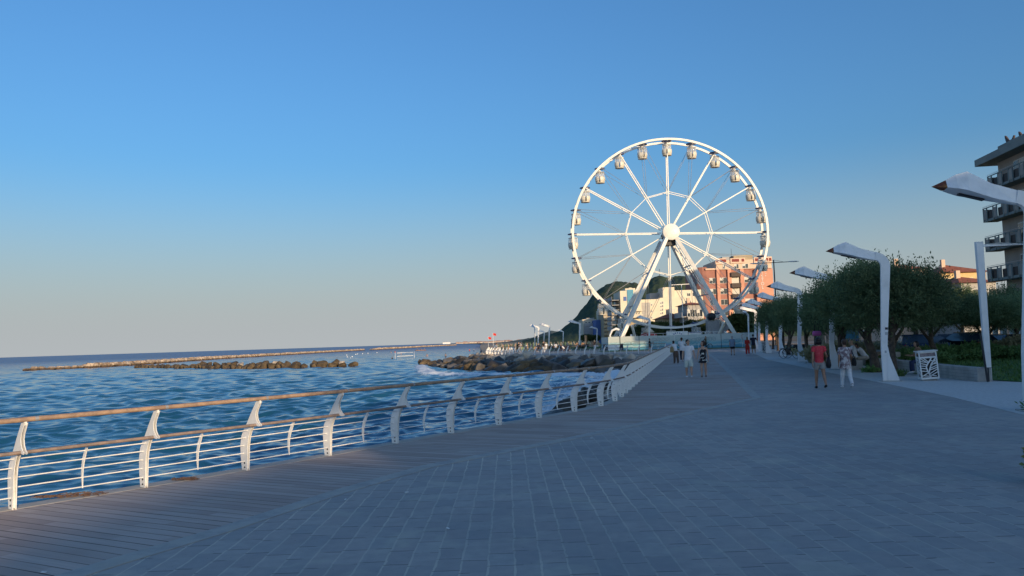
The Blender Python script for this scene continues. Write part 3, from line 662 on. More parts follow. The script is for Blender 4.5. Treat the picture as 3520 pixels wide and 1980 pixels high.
# ---------------- ferris wheel ----------------
CANOPY = M('navy_canopy', (.035, .045, .12), .45, (.06, .08, .2), 3)
CANLIT = M('canopy_lights', (.62, .66, .74), .5, (.05, .08, .28), 2.6, .42, .5)
SHELL = M('cream_shell', (.72, .68, .58), .4, (.62, .58, .49), 1.5)
CABLE = M('grey_cable', (.30, .30, .31), .5)
def ferris_wheel(loc, Rw, hub_z):
    t = thing('ferris_wheel', 'tall white ferris wheel with cabins standing behind the painted hoarding', 'ferris wheel', loc)
    W2 = 1.25                                     # half distance between the two rims
    tilt = R(1.2)
    def P(a, r, y=0): return Vector((math.sin(a + tilt) * r, y, hub_z + math.cos(a + tilt) * r))
    for y, nm in ((-W2, 'near'), (W2, 'rear')):
        m = MB()
        m.tube([P(2 * math.pi * k / 96, Rw, y) for k in range(96)], (.21, .10), 8, closed=True, ref=(0, 1, 0)) if False else None
        vs = []; N = 96
        for k in range(N):
            a = 2 * math.pi * k / N
            for r, yy in ((Rw - .16, y - .1), (Rw + .16, y - .1), (Rw + .16, y + .1), (Rw - .16, y + .1)): vs.append(P(a, r, yy))
        fs = [(k * 4 + j, k * 4 + (j + 1) % 4, ((k + 1) % N) * 4 + (j + 1) % 4, ((k + 1) % N) * 4 + j) for k in range(N) for j in range(4)]
        m.add(vs, fs); m.build('rim', WHEELW, t)
    ri = Rw * .445
    for k in range(12):
        a = 2 * math.pi * k / 12
        for y in (-W2, W2):
            m = MB(); m.beam(P(a, 1.2, y * .55), P(a, Rw - .19, y * .38), .13, .13); m.build('spoke', WHEELW, t)
        a2 = a + 2 * math.pi / 12
        for y in (-W2 * .45, W2 * .45):
            m = MB(); m.beam(P(a, ri, y), P(a2, ri, y), .085, .085); m.build('inner_ring_bar', WHEELW, t)
        am = a + math.pi / 12
        for aa in (a, a2):
            for y in (-W2, W2): MB().tube([P(aa, ri, y * .45), P(am, Rw - .15, y)], .028, 5).build('stay_cable', CABLE, t)
    for k in range(24):
        a = 2 * math.pi * k / 24; MB().beam(P(a, Rw - .05, -W2 + .1), P(a, Rw - .05, W2 - .1), .12, .12).build('rim_tie', WHEELW, t)
    m = MB(); c = Vector((0, 0, hub_z))
    m.tube([c + Vector((0, y, 0)) for y in (-2.0, -1.95, -1.3, -1.25)], [1.16, 1.24, 1.24, 1.0], 40, ref=(0, 0, 1)); m.build('hub', WHEELW, t)
    MB().tube([c + Vector((0, -1.25, 0)), c + Vector((0, 3.4, 0))], .55, 20, ref=(0, 0, 1)).build('axle', DARK, t)
    MB().bx(-.75, .75, -1.1, .6, hub_z - 1.9, hub_z - .6).build('bearing_block', DARK, t)
    # legs: A-frames in front of and behind the wheel
    for y0, y1, sp in ((-1.75, -4.6, 9.0), (2.2, 5.2, 8.7)):
        for s in (-1, 1):
            m = MB(); f0 = Vector((s * .75, y0, hub_z - .9)); f1 = Vector((s * sp - .2, y1, 0.0)); m.beam(f0, f1, .62, .5); m.build('leg', WHEELW, t)
    m = MB()                                      # lattice brace between near and rear right legs
    A0, A1 = Vector((.75, -1.75, hub_z - .9)), Vector((8.8, -4.6, 0)); B0, B1 = Vector((.75, 2.2, hub_z - .9)), Vector((8.5, 5.2, 0))
    for f in (.25, .52, .8): MB().beam(A0.lerp(A1, f), B0.lerp(B1, f), .14, .14).build('leg_brace', CABLE, t)
    for f, g in ((.05, .25), (.25, .52), (.52, .8)):
        MB().beam(A0.lerp(A1, f), B0.lerp(B1, g), .06, .06).build('leg_brace', CABLE, t); MB().beam(B0.lerp(B1, f), A0.lerp(A1, g), .06, .06).build('leg_brace', CABLE, t)
    A0, A1 = Vector((-.75, -1.75, hub_z - .9)), Vector((-9.2, -4.6, 0)); B0, B1 = Vector((-.75, 2.2, hub_z - .9)), Vector((-8.9, 5.2, 0))
    for f in (.3, .6, .85): MB().beam(A0.lerp(A1, f), B0.lerp(B1, f), .14, .14).build('leg_brace', CABLE, t)
    for s, y, zz in ((.83, -2.6, .68), (-.86, -2.6, .2)):
        m = MB(); m.beam((s * .9 * 8.6, -4.2, 3.6), (s * 6.4, -2.0, 0), .3, .3); m.beam((s * 7.9, -4.3, 2.2), (s * 7.6, -1.5, 0), .3, .3); m.build('leg_strut', WHEELW, t)
    # cabins
    sh = MB(); r = random.Random(2)
    prof = [(.2, -2.42), (.55, -2.38), (.76, -2.2), (.82, -1.95), (.84, -1.6), (.80, -1.42), (.76, -1.42), (.76, -1.5)]
    for s in (-1, 1):
        vs = []; n = 10; k0 = len(prof)
        for (rr, z) in prof:
            for k in range(n + 1):
                an = R(-82 + 164 * k / n); vs.append((s * (.02 + math.cos(an) * rr * 1.0) if True else 0, math.sin(an) * rr, z))
        fs = []
        for i in range(k0 - 1):
            for k in range(n):
                q = (i * (n + 1) + k, i * (n + 1) + k + 1, (i + 1) * (n + 1) + k + 1, (i + 1) * (n + 1) + k); fs.append(q if s > 0 else q[::-1])
        sh.add(vs, fs, True)
    sh.lathe([(.5, -2.46), (.78, -2.43), (.78, -2.37), (.5, -2.34)], 20)
    shm = sh.mesh('cabin_shell', SHELL)
    gm = MB(); gm.lathe([(.79, -1.42), (.74, -.62), (.73, -.62), (.78, -1.42)], 18); glm = gm.mesh('cabin_glazing', CLEAR)
    fm = MB()
    for k in range(6): an = R(30 + 60 * k); fm.beam((math.cos(an) * .79, math.sin(an) * .79, -1.42), (math.cos(an) * .74, math.sin(an) * .74, -.6), .035, .035)
    fm.lathe([(.75, -.64), (.78, -.62), (.75, -.58), (.72, -.61)], 20)
    for s in (-1, 1): fm.beam((0, s * .1, -.05), (s * .5, s * .3, -1.4), .07, .07)
    fm.tube([(0, 0, .1), (0, 0, -2.35)], .05, 8); fmm = fm.mesh('cabin_frame', WHEELW)
    cm = MB(); cm.lathe([(.3, .26), (.82, .12), (.9, .05), (.86, .0)], 24); cmm = cm.mesh('canopy', CANOPY)
    ul = MB(); ul.lathe([(.86, -.003), (.5, -.05), (.12, -.06)], 24); ulm = ul.mesh('canopy_underside', CANLIT)
    for k in range(24):
        a = 2 * math.pi * k / 24; p = P(a, Rw - .08)
        g = obj('cabin_frame', fmm, t); g.location = p; g.rotation_euler = (0, 0, rng.uniform(-.3, .3)); g.name = 'gondola'; g.scale = (.88, .88, .9)
        obj('shell', shm, g); obj('glazing', glm, g); obj('canopy', cmm, g); obj('canopy_underside', ulm, g)
    return t
FW = (24.07, 116.0, 0)
ferris_wheel(FW, 14.3, 17.45).scale = (1.025, 1, 1)

# ---------------- painted hoarding round the wheel ----------------
def mat_mural():
    m, t = new('painted_hoarding'); tc = t.n('ShaderNodeTexCoord'); s = t.n('ShaderNodeSeparateXYZ'); t.l(tc.outputs['Object'], s.inputs[0])
    n = t.noise(tc.outputs['Object'], .8, 4, .6, .8); z = t.math('ADD', s.outputs[2], t.math('MULTIPLY', t.math('SUBTRACT', n, .5), .7))
    c = t.mix(t.ramp(z, .15, 1.0), (.06, .27, .40), (.22, .47, .55)); c = t.mix(t.ramp(z, .85, 1.35), c, (.50, .56, .54)); 
    band = t.ramp(t.math('ABSOLUTE', t.math('SUBTRACT', z, .62)), .16, .02); c = t.mix(t.math('MULTIPLY', band, .55), c, (.55, .62, .60))
    c = t.mix(t.math('MULTIPLY', t.ramp(t.noise(tc.outputs['Object'], 2.3, 5, .7), .5, .75), .35), c, (.13, .34, .42))
    t.l(c, t.b.inputs['Base Color']); t.b.inputs['Roughness'].default_value = .6; return m
MURAL = mat_mural()
INKT = M('teal_spray_paint', (.08, .27, .34), .6); INKG = M('grey_spray_paint', (.25, .27, .28), .6); INKR = M('red_spray_paint', (.34, .09, .09), .6)
hd = thing('hoarding', 'long hoarding painted with pale blue waves and graffiti around the ferris wheel', 'hoarding', (13.5, 110.1, 0), math.atan2(-5.4, 20))
pan = [0, 1.7, 4.4, 7.0, 9.3, 12.5, 15.6, 18.4, 20.3]; panel_h = 2.05
for a, b in zip(pan, pan[1:]): MB().bx(a + .02, b - .02, -.03, .03, .12, panel_h - rng.uniform(0, .06)).build('panel', MURAL, hd)
MB().bx(1.65, 1.75, -.06, -.03, 0, 2.1).build('panel_post', DARK, hd); MB().bx(4.37, 4.43, -.06, -.03, 0, 2.1).build('panel_post', DARK, hd); MB().bx(15.57, 15.63, -.06, -.03, 0, 2.1).build('panel_post', DARK, hd)
def graffiti(x, z, w, h, n, mat, seed):
    r = random.Random(seed); m = MB()
    for i in range(n):
        cx = x + w * (i + .5) / n; pts = []; ph = r.uniform(0, 6)
        for k in range(15):
            a = 6.283 * k / 14; rad = 1 + .14 * math.sin(2 * a + ph) + .1 * math.sin(3 * a)
            pts.append((cx + math.cos(a) * w / n * .5 * rad, -.045, z + math.sin(a) * h * .5 * rad))
        m.tube(pts, .018, 5)
        m.tube([(cx - w / n * .2, -.045, z - h * .2), (cx + r.uniform(-.1, .1), -.045, z + h * .25), (cx + w / n * .22, -.045, z - h * .1)], .012, 5)
    return m.build('graffiti', mat, hd)
graffiti(9.5, 1.15, 3.1, .75, 6, INKT, 1); graffiti(12.3, 1.35, 2.6, .5, 5, INKT, 2); graffiti(2.3, 1.0, 1.9, .7, 2, INKG, 3)
graffiti(5.2, .95, 2.3, .9, 2, INKG, 4); graffiti(6.2, 1.5, 2.4, .35, 4, INKG, 5); graffiti(18.2, 1.45, 1.2, .8, 1, INKR, 6); graffiti(18.9, 1.0, .9, .4, 2, INKR, 7); graffiti(15.9, 1.0, 2.2, .5, 3, INKT, 8)
h2 = thing('hoarding', 'short end panel of painted hoarding at the left, seen edge on beside the jetty', 'hoarding', (13.5, 110.2, 0), R(91))
MB().bx(.05, 7, -.03, .03, .12, 2.0).build('panel', MURAL, h2); MB().bx(3.45, 3.55, -.06, -.03, 0, 2.05).build('panel_post', DARK, h2)
# ride platform behind the hoarding
BLUEM = M('blue_emblem', (.08, .14, .42), .5); PINKW = M('pale_pink_panel', (.62, .50, .50), .6); REDM = M('red_plastic', (.55, .06, .05), .5)
t = thing('ride_booth', 'white ticket booth panel with blue emblem rising over the hoarding under the wheel', 'booth', (24.0, 112.6, 0))
MB().bx(-1.5, 1.5, 0, .9, 0, 2.55).build('body', WHITE, t)
m = MB()
for k in range(5): a = R(30 + 30 * k); m.box((math.cos(a) * .62, -.02, 1.98 + math.sin(a) * .36), (.12, .03, .16))
m.build('emblem', BLUEM, t)
t = thing('ride_booth', 'low white cabinet next to the emblem booth under the wheel', 'booth', (26.6, 112.8, 0)); MB().bx(-.9, .9, 0, .8, 0, 2.3).build('body', WHITE, t); MB().bx(-.95, .95, -.05, .85, 2.3, 2.36).build('lid', CANLIT, t)
t = thing('ride_platform', 'pale raised boarding platform with railings under the ferris wheel', 'platform', (25, 116, 0))
MB().bx(-5.5, 7.0, -2.4, 2.6, .6, 1.2).build('deck', WHEELW, t)
m = MB()
for x in np.arange(-5.4, 7.1, 1.25): m.beam((x, -2.3, 1.2), (x, -2.3, 2.35), .06, .06)
m.beam((-5.4, -2.3, 2.35), (7, -2.3, 2.35), .06, .06); m.beam((-5.4, -2.3, 1.8), (7, -2.3, 1.8), .04, .04); m.build('platform_railing', WHEELW, t)
MB().add([(-5.5, -2.4, 1.2), (-5.5, -1.2, 1.2), (-9, -1.2, .1), (-9, -2.4, .1)], [(0, 1, 2, 3)]).add([(-5.5, -2.4, 2.3), (-5.5, -2.34, 2.3), (-9, -2.34, 1.2), (-9, -2.4, 1.2), (-5.5, -2.4, 2.22), (-9, -2.4, 1.12)], [(0, 1, 2, 3), (0, 3, 5, 4)]).build('ramp', WHEELW, t)
for x in (2.4, 3.6, 4.8): MB().bx(x - .5, x + .5, -2.5, -2.45, 1.3, 2.5).build('glass_screen', CLEAR, t)
t = thing('ride_stairs', 'dark steel stair beside the right foot of the ferris wheel', 'stairs', (31.0, 113.6, 0))
m = MB(); m.beam((-2.3, 0, .4), (1.0, 0, 3.2), .1, .5); m.beam((-2.3, .9, .4), (1.0, .9, 3.2), .1, .5); m.build('stringer', CABLE, t)
m = MB()
for k in range(9): m.bx(-2.1 + k * .36, -1.8 + k * .36, .05, .85, .5 + k * .3, .54 + k * .3)
m.build('tread', DARK, t)
t = thing('drive_motor', 'dark drive unit between the right legs of the ferris wheel', 'machine', (29.6, 114.2, 0)); m = MB(); m.bx(-.9, .9, -.5, .5, 0, 4.0); m.build('cabinet', CABLE, t); m = MB(); m.tube([(-.2, -.7, 4.6), (-.2, .5, 4.6)], .55, 16, ref=(0, 0, 1)); m.build('drive_wheel', DARK, t)
t = thing('inflatable_arch', 'white tubular arch standing behind the left end of the hoarding', 'arch', (15.1, 113, 0))
m = MB(); m.tube([(-.85, 0, 1.2), (-.95, 0, 2.3), (-.6, 0, 3.0), (0, 0, 3.22), (.5, 0, 3.0), (.75, 0, 2.6)], [.13, .14, .16, .2, .18, .14], 10); m.tube([(.45, 0, 1.0), (.5, 0, 2.7)], .11, 8); m.tube([(.6, 0, 2.8), (1.5, 0, 1.2)], .13, 8); m.build('tube_frame', WHITE, t)
t = thing('flag_banner', 'tall narrow dark banner on the lawn left of the hoarding', 'banner', (11.1, 118, 0)); MB().bx(-.14, .14, -.02, .02, .9, 2.4).build('cloth', BLACK, t); MB().tube([(-.16, 0, 0), (-.16, 0, 2.5)], .02, 6).build('pole', STEEL, t)
t = thing('ride_car', 'small red and grey kiddie ride behind the hoarding', 'ride', (20.3, 115.5, 0)); MB().lathe([(.5, 1.3), (1.25, 1.5), (1.3, 2.0), (1.1, 2.35), (.3, 2.5)], 14).build('tub', REDM, t); MB().lathe([(.3, 2.5), (.9, 2.55), (.25, 3.2), (.06, 4.2)], 12).build('top', SHELL, t)
t = thing('lamp_post', 'thin white post with small double lamp behind the hoarding', 'lamp post', (28.3, 128, 0)); MB().tube([(0, 0, 0), (0, 0, 10.4)], .06, 8).build('pole', WHITE, t); MB().beam((-1.9, 0, 10.4), (1.9, 0, 10.5), .1, .1).build('cross_arm', WHITE, t)
# ---------------- buildings ----------------
CREAM = M('cream_render', (.70, .63, .49), .8, (.64, .58, .45), .3)
WALLW = M('white_render', (.70, .62, .48), .8, (.62, .54, .42), .4)
TAN = M('tan_render', (.42, .34, .22), .8, (.36, .29, .19), .4)
GREYW = M('grey_render', (.42, .40, .38), .8, (.36, .35, .34), .4)
BLUEW = M('blue_render', (.10, .17, .42), .8, (.09, .15, .36), .4)
ORANGE = M('orange_render', (.60, .30, .205), .8, (.55, .27, .185), .5)
BRICKD = M('dark_orange_panel', (.37, .17, .13), .8, (.32, .145, .11), .6)
CREAMP = M('pinkish_cream_render', (.68, .50, .38), .8, (.62, .46, .35), .5)
MAROON = M('maroon_panel', (.22, .035, .03), .7)
TILE = M('red_roof_tiles', (.40, .13, .065), .85, (.28, .085, .045), 2.0, bump=.4)
WOODB = M('dark_wood_balcony', (.035, .022, .02), .6, (.06, .035, .03), 3)
BLIND = M('pale_roller_blind', (.60, .58, .52), .6)
TEALG = M('teal_curtain_glass', (.10, .28, .42), .12, (.13, .34, .46), .25, spec=.6)
TEAL2 = M('pale_teal_glass', (.18, .34, .36), .15, (.24, .42, .42), .4, spec=.6)
FRAMEW = M('white_window_frame', (.66, .66, .64), .5)
SHUT = M('grey_shutter', (.20, .21, .22), .6)
HOTELC = M('grey_beige_concrete', (.36, .32, .28), .8, (.30, .27, .24), .5)
HOTELG = M('green_grey_concrete', (.23, .26, .245), .8, (.19, .215, .21), .6)
def window(par, x0, x1, z0, z1, y, mat=None, blind=.5, frame=FRAMEW, d=.12):
    """Window in a wall facing -y (local), pane sunk behind a frame that stands a little proud."""
    m = MB(); f = .07
    m.bx(x0, x1, y - .05, y + .05, z0, z0 + f); m.bx(x0, x1, y - .05, y + .05, z1 - f, z1)
    m.bx(x0, x0 + f, y - .05, y + .05, z0 + f, z1 - f); m.bx(x1 - f, x1, y - .05, y + .05, z0 + f, z1 - f)
    xm = (x0 + x1) / 2; m.bx(xm - f / 2, xm + f / 2, y - .04, y + .05, z0 + f, z1 - f)
    w = m.build('window', frame, par)
    MB().bx(x0 + f, x1 - f, y - .015, y + .04, z0 + f, z1 - f).build('pane', mat or GLASS, w)
    if blind > 0: MB().bx(x0 + f, xm if blind < .9 else x1 - f, y - .03, y - .018, z1 - f - (z1 - z0 - 2 * f) * min(1, blind), z1 - f).build('blind', BLIND, w)
    return w
def balcony(par, x0, x1, z, y, depth=1.3, h=1.0, mat=None, slab=None):
    m = MB(); m.bx(x0, x1, y - depth, y - .003, z - .16, z); b = m.build('balcony', slab or mat or GREYW, par)
    m = MB(); m.bx(x0, x1, y - depth - .06, y - depth, z - .1, z + h); m.bx(x0 - .06, x0, y - depth - .06, y - .003, z - .1, z + h); m.bx(x1, x1 + .06, y - depth - .06, y - .003, z - .1, z + h); m.build('parapet', mat or GREYW, b)
    return b
def box_building(label, x0, x1, Y, depth, z1, mat, rz=0, name='building', group=None, roof=None, fh=3.1, cols=0, rows=0, wmat=None, wx=(1.2, 1.5), side=None, cat='building', top_gap=.9):
    xc = (x0 + x1) / 2; t = thing(name, label, cat, (xc, Y, 0), rz, group); w = (x1 - x0) / 2
    MB().bx(-w, w, 0, depth, -1, z1).build('wall', mat, t)
    if roof == 'flat':
        MB().bx(-w - .15, w + .15, -.15, depth + .15, z1, z1 + .35).build('roof', mat, t)
    elif roof == 'hip':
        e = .6; rh = min(w, depth / 2) * .5; q = min(w, depth / 2)
        m = MB(); m.add([(-w - e, -e, z1), (w + e, -e, z1), (w + e, depth + e, z1), (-w - e, depth + e, z1), (-w + q, depth / 2, z1 + rh), (w - q, depth / 2, z1 + rh)], [(0, 1, 5, 4), (1, 2, 5), (2, 3, 4, 5), (3, 0, 4), (3, 2, 1, 0)])
        r_ = m.build('roof', TILE, t); MB().bx(-w * .3 - .3, -w * .3 + .3, depth * .35, depth * .35 + .6, z1 + rh * .4, z1 + rh + .8).build('chimney', CREAMP, r_)
    for i in range(rows):
        for k in range(cols):
            zc = z1 - top_gap - .8 - i * fh; xk = -w + 2 * w * (k + .5) / cols
            if zc > 1: window(t, xk - wx[0] / 2, xk + wx[0] / 2, zc - wx[1] / 2, zc + wx[1] / 2, 0, wmat, rng.choice((0, .5, 1, .5)))
    for i in range(side or 0):
        zc = z1 - top_gap - i * fh - 1.0
        if zc < 1: continue
        m = MB(); m.bx(-w - 1.1, -w - .003, 0.2, depth * .8, zc - .55, zc - .4); m.bx(-w - 1.15, -w - 1.08, .15, depth * .8, zc - .6, zc + .45); m.build('balcony', mat, t)
    return t
def XZ(px, py, Y): p = PY(px, py, Y); return p.x, p.z

# orange hotel with the vertical sign
Yb = 218; x0, _ = XZ(2412, 900, Yb); x1, _ = XZ(2652, 900, Yb); XB = x0
bt = thing('hotel', 'orange hotel with cream top storey and vertical white lettering, behind the ferris wheel', 'hotel', (x0, Yb, 0))
W = x1 - x0; ZC = 20.4; ZT = 23.2
def zx(v): return (v / 3.1415 + 1900 - 1760) / FPX * Yb - x0
sx = [zx(1680), zx(1780), zx(1812), zx(1900), zx(1940), zx(2036), zx(2075), zx(2190), zx(2225), W]
MB().bx(sx[0], W, .6, 16, -1, ZC).build('wall', BRICKD, bt)
m = MB()                                         # rounded corner bay at the left
pts = [(sx[0], .58)] + [(sx[0] - 3.2 * math.sin(R(a)), 3.8 - 3.2 * math.cos(R(a))) for a in range(5, 91, 17)] + [(sx[0] - 3.2, 14), (sx[0], 14)]
m.prism(pts, (0, 0, (ZC + .9 - 1) / 2), (1, 0, 0), (0, 1, 0), ZC + .9 + 1); m.build('corner_bay', BRICKD, bt)
for a, b in ((1, 2), (3, 4), (5, 6)): MB().bx(sx[a], sx[b], 0, .598, -1, ZC).build('pilaster', ORANGE, bt)
MB().bx(sx[7] + .2, W - .02, -.6, 15.9, -1, ZC - .2).build('wing_wall', ORANGE, bt)
MB().bx(sx[0] - .4, sx[1], .2, 15, ZC, ZC + .45).build('cornice', CREAMP, bt)
MB().bx(sx[1], W, .1, 15, ZC, ZT - .2).build('top_storey', CREAMP, bt)
m = MB(); m.bx(sx[1] - .2, sx[3] - .4, -.25, .097, ZC + 1.55, ZT + .35); m.bx(sx[3] + .9, sx[6] + .5, -.25, .097, ZC + 1.65, ZT + .3); m.bx(sx[7], W + .1, -.25, .097, ZC + 1.5, ZT + .45); m.build('parapet', CREAMP, bt)
for a, b in ((sx[1], sx[2] + 2.0), (sx[3] + 1.3, sx[5] - .2), (sx[5] + .5, sx[6] + .2), (sx[7] + .3, W - 1.0), (W - .75, W - .1)):
    MB().bx(a, b, -.29, -.253, ZT - .75, ZT + .05).build('panel', MAROON, bt)
MB().bx(sx[5] - .5, sx[7] + 1, 4, 11, ZT - .2, ZT + 1.5).build('roof_cabin', TAN, bt); MB().bx(sx[3] - .5, sx[3] + 1.6, 3, 8, ZT - .2, ZT + 1.1).build('roof_cabin', GREYW, bt)
MB().tube([(sx[5] - .8, 5, ZT), (sx[5] - .8, 5, ZT + 3.6)], .05, 6).build('antenna', DARK, bt)
for i in range(6):
    zc = 17.35 - 3.1 * i
    for a, b in ((sx[0] + .6, sx[1] - .2), (sx[2] + .1, sx[3] - .2), (sx[6] + .2, sx[7] - .1)): window(bt, a, b, zc - .85, zc + .75, .56, None, rng.choice((.5, 1, .5, 0)))
    zb = zc + 1.0
    bb = balcony(bt, sx[4] - .15, sx[5] - .1, zb, .6, 1.2, 1.1, WOODB)
    MB().bx(sx[4] + .1, sx[5] - .2, .56, .598, zb - 2.6, zb - .3).build('balcony_door', BLIND, bt)
    for k in range(2):
        an = R(25 + 35 * k); c = Vector((sx[0] - 3.22 * math.sin(an), 3.8 - 3.22 * math.cos(an), zc))
        f = MB().box(c, (1.3, .1, 1.5), -an).build('window', SHUT, bt)
for a, b in ((sx[2] + 1.0, sx[3] - .6), (sx[4] + .9, sx[5] - .3), (sx[6] - .3, sx[6] + 1.4)): window(bt, a, b, ZC + .15, ZC + 1.45, .06, None, .5)
fc = bpy.data.curves.new('sign', 'FONT'); fc.body = 'B\nR\nI\nS\nT\nO\nL'; fc.size = 1.75; fc.space_line = .86; fc.align_x = 'CENTER'; fc.extrude = .05
fo = bpy.data.objects.new('tmp', fc); COL.objects.link(fo); dg = bpy.context.evaluated_depsgraph_get(); fme = bpy.data.meshes.new_from_object(fo.evaluated_get(dg)); bpy.data.objects.remove(fo)
fme.materials.clear(); fme.materials.append(FRAMEW); fo = obj('lettering', fme, bt); 
co = np.array([v.co[:] for v in fme.vertices]); k_ = 7.05 / (co[:, 1].max() - co[:, 1].min()); fme.transform(Matrix.Translation((0, 0, 0)) @ Matrix.Scale(k_, 4) @ Matrix.Translation((0, -co[:, 1].min(), 0)))
fo.rotation_euler = (R(90), 0, 0); fo.location = (zx(2263), -.66, 14.5)
m = MB()
for q, (dx, z) in enumerate(((.9, 19.4), (1.1, 18.8), (1.0, 18.2))): m = MB(); m.box((zx(2263) + dx, -.64, z), (.22, .05, .22), rot=Matrix.Rotation(R(45), 3, 'Y')); m.build('sign_star', FRAMEW, bt)

# white hotel block behind the right leg
Y2 = 192
def blk(label, px0, px1, pyt, mat, Y=Y2, depth=14, **k):
    a, z = XZ(px0, pyt, Y); b, _ = XZ(px1, pyt, Y); return box_building(label, a, b, Y, depth, z, mat, **k)
wb = blk('white apartment block with stepped flat roofs, between the wheel legs', 2265, 2416, 1024, CREAM, roof=None)
def wp(par, nm, px0, px1, py0, py1, Y, y0, y1, mat):
    a, z1_ = XZ(px0, py0, Y); b, z0_ = XZ(px1, py1, Y); o = par.location; MB().bx(a - o.x, b - o.x, y0, y1, z0_ - 0, z1_).build(nm, mat, par)
wp(wb, 'upper_storey', 2282, 2416, 998, 1024, Y2, 1.6, 13, CREAM); wp(wb, 'roof_tower', 2280, 2322, 987, 1026, Y2, .8, 7, WALLW); wp(wb, 'stair_block', 2249, 2282, 1003, 1030, Y2, 6, 12, GREYW)
def wwin(par, px0, px1, py0, py1, Y, y=0.0, mat=None, blind=0):
    a, z1_ = XZ(px0, py0, Y); b, z0_ = XZ(px1, py1, Y); o = par.location; window(par, a - o.x, b - o.x, z0_, z1_, y, mat, blind)
for r_ in ((2366, 2379, 1006, 1017), (2385, 2404, 1004, 1017)): wwin(wb, *r_, Y2, 1.6)
wwin(wb, 2354, 2376, 1033, 1052, Y2); wwin(wb, 2354, 2376, 1058, 1072, Y2)
for k in range(5): wwin(wb, 2268, 2281, 1036 + k * 12, 1045 + k * 12, Y2, 0, SHUT, .5)
for px in (2310, 2330, 2395): wwin(wb, px, px + 10, 1062, 1072, Y2, 0, BLIND, 0)
a, z = XZ(2348, 1074, Y2); balcony(wb, a - wb.location.x, a - wb.location.x + 3.2, z, 0, 1.0, .9, GREYW)
MB().tube([(-3.5, 8, 17), (-3.5, 8, 19.5)], .06, 5).build('antenna', DARK, wb)
mb_ = blk('cream mid height block with shaded balcony bays, left of the white stepped block', 2201, 2266, 1030, CREAM, Y=188)
for k in range(6):
    a, z = XZ(2203, 1040 + k * 15, 188); o = mb_.location.x; balcony(mb_, a - o - .6, a - o + 2.0, z - 1.0, 0, 1.1, .9, GREYW)
for k in range(3): wwin(mb_, 2237, 2243, 1044 + 22 * k, 1052 + 22 * k, 188)
lb = blk('tall pale apartment tower with a strip of blue glass before the hill', 2131, 2203, 1000, CREAM, Y=184, depth=12)
wp(lb, 'roof_step', 2150, 2185, 991, 1000, 184, .5, 10, CREAM); wp(lb, 'attic', 2166, 2176, 987, 993, 184, 2, 6, WALLW)
wp(lb, 'glass_strip', 2155, 2178, 996, 1035, 184, -.12, -.003, TEALG); wp(lb, 'glass_strip', 2156, 2179, 1036, 1062, 184, -.12, -.003, TEAL2); wp(lb, 'blue_window', 2143, 2154, 1020, 1034, 184, -.1, -.003, BLUEW)
wp(lb, 'terrace', 2128, 2206, 1083, 1092, 184, -1.4, -.003, WALLW); wp(lb, 'terrace', 2160, 2206, 1066, 1070, 184, -1.0, -.003, WALLW); wp(lb, 'ground_floor', 2138, 2200, 1108, 1150, 184, -.25, -.003, TAN)
for k in range(7):
    a, z = XZ(2126, 1030 + 17 * k, 184); o = lb.location.x; MB().bx(a - o - 1.5, a - o + .4, .5, 9, z - .15, z).build('side_balcony', GREYW, lb); MB().bx(a - o - 1.55, a - o - 1.5, .4, 9, z, z + .8).build('side_parapet', GREYW, lb)
for k in range(4): wwin(lb, 2166 + k * 9, 2173 + k * 9, 1072, 1081, 184, 0, None, .5)
for k in range(4): wwin(lb, 2148 + k * 12, 2156 + k * 12, 1120, 1148, 184, -.25, GLASS, 0)
tb = blk('tan apartment house with shaded balconies beside the blue house', 2074, 2131, 1080, TAN, Y=232, roof='flat')
for i in range(5):
    for k in range(3): wwin(tb, 2078 + k * 14, 2085 + k * 14, 1088 + i * 13, 1096 + i * 13, 232, 0, None, rng.choice((0, .5)))
    a, z = XZ(2076, 1099 + i * 13, 232); balcony(tb, a - tb.location.x, a - tb.location.x + 1.6, z, 0, .9, .6, TAN)
wp(tb, 'attic', 2094, 2116, 1076, 1080, 232, 1, 9, REDM)
cb_ = blk('narrow cream apartment block standing behind the blue house', 2066, 2078, 1064, WALLW, Y=245)
bb_ = blk('small bright blue house under the hill', 2047, 2073, 1100, BLUEW, Y=240, roof=None)
for i in range(3): wwin(bb_, 2066, 2071, 1106 + i * 15, 1115 + i * 15, 240)
ab = blk('white apartment block with balconies in shade below the hill', 2003, 2048, 1102, WALLW, Y=250, roof='flat', side=0)
for i in range(5):
    a, z = XZ(2008, 1112 + i * 12, 250); b, _ = XZ(2046, 1112, 250); o = ab.location.x; balcony(ab, a - o, b - o, z - .9, 0, 1.2, .9, GREYW)
    for k in range(3): wwin(ab, 2010 + k * 12, 2018 + k * 12, 1106 + i * 12, 1111 + i * 12, 250)
wp(ab, 'attic', 2017, 2044, 1093, 1102, 250, 1, 9, GREYW)
box_building('low house with red hipped roof under the white block', *[XZ(p, 1100, 160)[0] for p in (2278, 2362)], 160, 9, 5.6, TAN, roof='hip', cols=4, rows=1, cat='house', name='house')
box_building('brownish house with red hipped roof and balconies left of the orange hotel', *[XZ(p, 1090, 152)[0] for p in (2365, 2414)], 152, 9, 8.0, GREYW, roof='hip', cols=3, rows=2, cat='house', name='house', side=2)
box_building('low white bathing pavilion in front of the mid height block', *[XZ(p, 1090, 158)[0] for p in (2200, 2290)], 158, 8, 4.4, WALLW, roof='flat', cols=6, rows=1, cat='pavilion', name='pavilion')
box_building('long low beach pavilion with dark openings at the foot of the pale tower', *[XZ(p, 1090, 165)[0] for p in (2120, 2215)], 165, 8, 3.6, WALLW, roof='flat', cols=7, rows=1, wx=(1.6, 2.2), cat='pavilion', name='pavilion', top_gap=.6)
